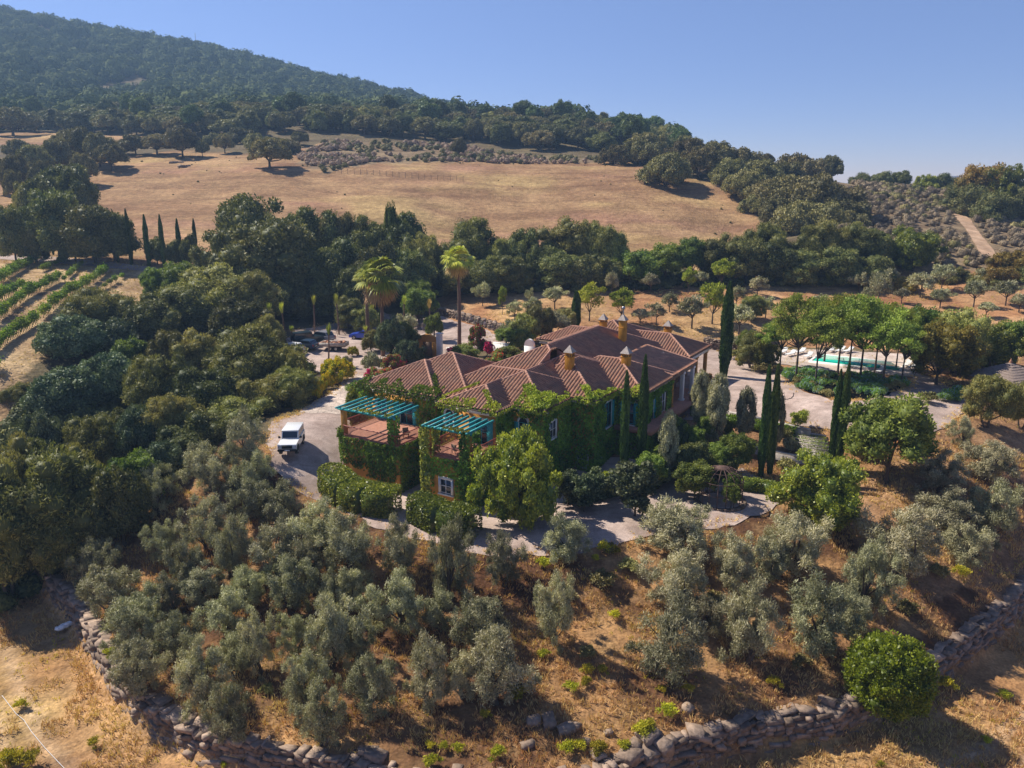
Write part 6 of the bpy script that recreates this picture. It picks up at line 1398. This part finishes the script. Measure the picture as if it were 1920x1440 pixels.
for i, (px, bs, w) in enumerate([(1142,1036,30),(275,1200,26),(700,1180,30),(900,1230,30),(1100,1230,34),(1130,1100,50),(1060,1130,46),(1180,1070,40),(1500,1250,40),(1600,1200,36),(1700,1150,40),(1340,1130,36),(650,1200,30),(500,1300,30),(1760,1080,36),(1650,1050,30)]):
    B('shrub', px, bs - w * .6, bs, w, name='dry_bush', label='low brownish half-dry bush on the slope between the olives', cat='shrub', group='half-dry bushes between the olives')

# vineyard: single vines in rows, each with its post
def vine_mesh(seed):
    r = np.random.default_rng(seed); n = 420; P = np.column_stack([r.normal(0, .42, n), r.normal(0, .22, n), 1.05 + r.normal(0, .24, n)]); D = r.normal(0, .6, (n, 3)); D[:, 2] -= .1; D /= np.linalg.norm(D, axis=1)[:, None]
    V, F = leaves(P, D, .22, .18, r); return mesh_np('foliage', V, F, M['vine'], np.repeat(np.clip(r.normal(.5, .25, n), 0, 1), 4))
VM = [vine_mesh(s) for s in range(4)]
tb = MB(); tb.tube([[0, 0, -.2], [.05, 0, .5], [-.02, 0, 1.0]], [.05, .04, .03], 6); VT = tb.mesh('trunk', M['bark']); tb = MB(); tb.tube([[.5, 0, -.3], [.5, 0, 1.55]], [.035, .035], 5); VP = tb.mesh('post', M['wood'])
rows = [((-10,640),(95,575),(205,505)), ((-20,520+70),(60,500+20),(78,480)), ((0,560),(40,530),(112,490)), ((-10,690+0),(60,640+0),(150,580)), ((0,600),(60,560),(110,525)), ((150,545),(175,520),(205,500)), ((110,540),(130,515),(150,500)), ((205,550),(225,530),(240,512))]
nv = 0
for ri, rw in enumerate([((-15,668),(200,512)), ((-15,612),(112,528)), ((-15,575),(45,545)), ((-15,545),(78,484)), ((75,512),(118,492)), ((115,535),(155,498)), ((60,650),(120,610)), ((190,545),(240,515)), ((-15,700),(10,680))]):
    a, c = np.array(hit(*rw[0])[:2]), np.array(hit(*rw[1])[:2]); L = np.hypot(*(c - a)); yaw = math.atan2(*(c - a)[::-1]); n = int(L / 1.05)
    for k in range(n):
        if random.random() < (.06, .12, .3, .1, .5, .55, .5, .5, .3)[ri]: continue
        p = a + (c - a) * (k + .5) / n; o = thing('grape_vine', 'staked green grape vine in the sunny vineyard rows', 'grape vine', (p[0], p[1], gz(*p)), yaw, 'grape vines in rows'); s = random.uniform(.85, 1.25) * (.7 if ri in (4, 5, 6, 7) else 1.1); o.scale = (1.1, s, s)
        link('foliage', VM[nv % 4], o); link('trunk', VT, o); link('post', VP, o); nv += 1

# ------------------------------------------------------------ hillside trees: single trees near, one mass beyond
HW_ = farp([(-600,330),(-200,325),(60,350),(240,330),(400,312),(560,318),(720,318),(900,315),(1010,300),(1100,300),(1180,300),(1270,280),(1300,300),(1240,420),(1150,480),(950,500),(850,780),(600,900),(0,930),(-500,900)])
r = np.random.default_rng(21); A = np.array(HW_); xs, ys = r.uniform(A[:, 0].min(), A[:, 0].max(), 60000), r.uniform(A[:, 1].min(), A[:, 1].max(), 60000)
k = ppoly(xs, ys, HW_); xs, ys = xs[k], ys[k]
z0 = height(xs, ys); d_ = depth(xs, ys, z0); px = 960 + FPX * xs / d_; k = (px > -520) & (px < 1400); xs, ys, z0 = xs[k], ys[k], z0[k]
sp = 7.6; used = {}; keep = []
for i in range(len(xs)):
    c = (int(xs[i] / sp), int(ys[i] / sp))
    if any((abs(used[q][0] - xs[i]) + abs(used[q][1] - ys[i]) < sp * 1.15) for q in [(c[0] + a, c[1] + b2) for a in (-1, 0, 1) for b2 in (-1, 0, 1)] if q in used): continue
    used[c] = (xs[i], ys[i]); keep.append(i)
xs, ys, z0 = xs[keep], ys[keep], z0[keep]; o_ = np.argsort(ys); xs, ys, z0 = xs[o_], ys[o_], z0[o_]
dens = fbm(xs, ys, 70, 9); k = (dens > .27); xs, ys, z0 = xs[k], ys[k], z0[k]
ni = 0; single = set()
for i in range(len(xs)):
    if ni >= 270: break
    if 960 + FPX * xs[i] / depth(xs[i], ys[i], z0[i]) < -60: continue
    X, Y = xs[i], ys[i]
    kk = r.choice(['hilloak', 'oak', 'oak', 'pine', 'wild']) if fbm(X, Y, 60, 50)[()] > .5 else r.choice(['hilloak', 'hilloak', 'oak'])
    w, h = r.uniform(8, 13), r.uniform(6.5, 9.5)
    if kk == 'pine': w, h = r.uniform(7, 10), r.uniform(10, 14)
    single.add(i); plant(kk, 'hillside_tree', X, Y, h, w, z=z0[i], label='evergreen tree in the nearer edge of the hillside wood', cat='tree', group='trees at the near edge of the hillside wood'); ni += 1
def blob(seed, n=210):
    r = np.random.default_rng(seed); d = rand_dir(n, r, -.25); P = d * r.uniform(.72, 1.02, (n, 1)) * np.array([1, 1, .72]) + [0, 0, .55]; P *= 1 + .12 * np.sin(4 * d[:, :1] + seed) * np.cos(5 * d[:, 1:2])
    D = r.normal(0, .6, (n, 3)); D -= d * (D * d).sum(1)[:, None] * .85; D /= np.linalg.norm(D, axis=1)[:, None]; V, F = leaves(P, D, .27, .20, r, d, .3); ic_ = ico(); V = np.vstack([V, ic_[0] * [.8, .8, .6] * r.uniform(.85, 1.1, (12, 1)) + [0, 0, .5]])
    return V, F, ic_[1] + n * 4, np.concatenate([np.repeat(np.clip(.3 + .35 * d[:, 2] * 0 + r.normal(.15, .07, n), 0, 1), 4), np.full(12, .15)])
BL = [blob(s) for s in range(6)]
def mass(name, X, Y, Z, S, m, label, seed, cat='wood'):
    r = np.random.default_rng(seed); Vs, Qs, Ts_, Tt = [], [], [], []; n0 = 0; n = len(X); which = r.integers(0, len(BL), n); rz = r.uniform(0, 6.28, n); tt = r.normal(0, .26, n)
    for w in range(len(BL)):
        k = np.where(which == w)[0]
        if len(k) == 0: continue
        V, Q, Tr, t = BL[w]; nv_ = len(V); c, s = np.cos(rz[k])[:, None], np.sin(rz[k])[:, None]
        VX = (V[None, :, 0] * c - V[None, :, 1] * s) * S[k][:, None] + X[k][:, None]; VY = (V[None, :, 0] * s + V[None, :, 1] * c) * S[k][:, None] + Y[k][:, None]; VZ = V[None, :, 2] * S[k][:, None] * r.uniform(.9, 1.35, (len(k), 1)) + Z[k][:, None]
        Vs.append(np.stack([VX, VY, VZ], -1).reshape(-1, 3)); off = (np.arange(len(k)) * nv_ + n0)[:, None, None]
        Qs.append((Q[None] + off).reshape(-1, 4)); Ts_.append((Tr[None] + off).reshape(-1, 3)); Tt.append(np.clip(t[None] + tt[k][:, None], 0, 1).ravel()); n0 += len(k) * nv_
    o = link(name, mesh_np(name, np.concatenate(Vs), [np.concatenate(Qs), np.concatenate(Ts_)], M[m], np.concatenate(Tt))); return tag(o, label, cat, kind='stuff')
k = np.array([i not in single for i in range(len(xs))])
X, Y, Z = xs[k], ys[k], z0[k]; mass('far_forest', X, Y, Z, np.random.default_rng(2).uniform(3.6, 7.8, len(X)), 'far', 'dense evergreen forest covering the mountain behind the dry field', 5)
def scatter(poly, n, smin, smax, name, m, label, seed, thr=0, avoid=None, cat='scrub'):
    r = np.random.default_rng(seed); A = np.array(poly); x, y = r.uniform(A[:, 0].min(), A[:, 0].max(), n * 3), r.uniform(A[:, 1].min(), A[:, 1].max(), n * 3); k = ppoly(x, y, poly) & (fbm(x, y, 16, seed) > thr)
    if avoid is not None: k &= ~ppoly(x, y, avoid)
    x, y = x[k][:n], y[k][:n]; return mass(name, x, y, height(x, y) - .1, r.uniform(smin, smax, len(x)) * (.6 + .7 * fbm(x, y, 9, seed + 1)), m, label, seed, cat)
TR = pxpoly([(1776,390),(1804,396),(1830,415),(1846,440),(1872,468),(1886,496),(1850,500),(1828,480),(1818,455),(1804,432),(1785,412)])
scatter(Z_SCRUB, 2600, .7, 1.3, 'scrubland', 'scrub', 'purple-grey dry scrub covering the slope on the right', 31, .25, TR)
scatter(Z_SCRUB, 500, .7, 1.5, 'green_scrub', 'scrubgreen', 'yellow-green bushes mixed into the dry scrub on the right', 32, .45, TR)
scatter(Z_BAND, 900, .6, 1.2, 'scrub_band', 'scrub', 'band of grey scrub along the upper edge of the dry field', 33, .47)
scatter(Z_BAND, 300, .6, 1.3, 'green_scrub_band', 'scrubgreen', 'green bushes in the scrub band above the dry field', 34, .4)
scatter(Z_FIELD, 120, .15, .38, 'field_tussocks', 'scrubgreen', 'scattered tussocks and thistles in the dry field', 35, .5)
# undergrowth under the ravine trees and belt
scatter([(-60,58),(-42,58),(-36,80),(-26,98),(-28,108),(-48,104),(-56,84)], 900, .7, 1.5, 'undergrowth', 'oak', 'dark undergrowth beneath the ravine trees', 36, 0, DRIVE, 'undergrowth')
scatter([at_z(*p)[:2] for p in [(560,545,3),(700,545,4),(850,545,4.4),(1100,548,4.6),(1400,540,5),(1660,530,5.5),(1660,500,7),(1300,510,6.5),(900,510,6.5),(560,500,6)]], 700, .6, 1.3, 'belt_undergrowth', 'oak', 'dark undergrowth beneath the tree belt below the dry field', 37, .2, None, 'undergrowth')
# dry grass
def grass(n, reg, name, m, label, seed, hmin, hmax, thr, blades=6):
    r = np.random.default_rng(seed); x, y = r.uniform(reg[0], reg[1], n), r.uniform(reg[2], reg[3], n); k = (fbm(x, y, 3.5, seed) > thr) & ~ppoly(x, y, DRIVE) & ~ppoly(x, y, COURT); sd = wall_sd(x, y); k &= (np.abs(sd + .1) > .55)
    k &= ~((y > 60) & (y < 112) & (x < 24) & (x > -26) & (sd < -14)); x, y = x[k], y[k]; z = height(x, y); n = len(x); P = np.repeat(np.column_stack([x, y, z]), blades, 0); m_ = len(P); hh = np.repeat(r.uniform(hmin, hmax, n), blades) * r.uniform(.6, 1.2, m_)
    D = r.normal(0, .42, (m_, 3)); D[:, 2] = 1; D /= np.linalg.norm(D, axis=1)[:, None]; P = P + r.normal(0, .09, (m_, 3)) * [1, 1, 0] + D * (hh * .45)[:, None]
    V, F = leaves(P, D, hh, .035 + hh * .06, r); t = np.repeat(np.clip(np.repeat(fbm(x, y, 5, seed + 4), blades) + r.normal(0, .2, m_), 0, 1), 4); return tag(link(name, mesh_np(name, V, F, M[m], t)), label, 'grass', kind='stuff')
grass(52000, (-58, 58, 34, 74), 'dry_grass', 'grass', 'dry straw-coloured grass on the slope and the track', 51, .18, .5, .42)
grass(9000, (-58, 58, 34, 74), 'green_weeds', 'weed', 'low green weeds in the dry grass', 52, .12, .3, .60)
grass(16000, (-5, 90, 70, 150), 'orchard_grass', 'grass', 'dry grass between the orchard trees', 53, .15, .45, .55, 5)
grass(9000, (-100, -45, 85, 165), 'vineyard_grass', 'grass', 'dry grass between the vineyard rows', 54, .15, .45, .5, 5)

def edge_weeds(poly, name, label, seed, n=2600):
    r = np.random.default_rng(seed); P = np.array(poly); k = r.integers(0, len(P), n); t = r.uniform(0, 1, n)[:, None]; q = P[k] * (1 - t) + P[(k + 1) % len(P)] * t + r.normal(0, .55, (n, 2)); q = q[fbm(q[:, 0], q[:, 1], 3, seed) > .42]
    z = height(q[:, 0], q[:, 1]) + .06; n = len(q); P3 = np.repeat(np.column_stack([q, z]), 5, 0) + r.normal(0, .08, (n * 5, 3)) * [1, 1, .3]; D = r.normal(0, .5, (n * 5, 3)); D[:, 2] = .9; D /= np.linalg.norm(D, axis=1)[:, None]
    V, F = leaves(P3 + D * .08, D, .22 * r.uniform(.5, 1.4, n * 5), .05, r); tag(link(name, mesh_np(name, V, F, M['grass'], np.repeat(r.uniform(0, 1, n * 5), 4))), label, 'grass', kind='stuff')
edge_weeds(DRIVE, 'verge_grass', 'straggly dry grass along the edge of the driveway', 61); edge_weeds(COURT, 'verge_grass', 'straggly dry grass along the edge of the courtyard', 62)
# ------------------------------------------------------------ haze
hb = MB(); hb.box(-1150, 1150, -70, 1380, -70, 300)
hz = hb.build('haze', None); hm = bpy.data.materials.new('haze'); hm.use_nodes = True; nt = hm.node_tree; nt.nodes.clear()
vo = nt.nodes.new("ShaderNodeVolumePrincipled"); vo.inputs["Color"].default_value = (.42, .66, 1.0, 1); vo.inputs["Density"].default_value = .00032; vo.inputs["Anisotropy"].default_value = .2
oo = nt.nodes.new("ShaderNodeOutputMaterial"); nt.links.new(vo.outputs[0], oo.inputs["Volume"]); hz.data.materials.clear(); hz.data.materials.append(hm); tag(hz, 'thin blue air haze over the valley', 'haze', kind='stuff')
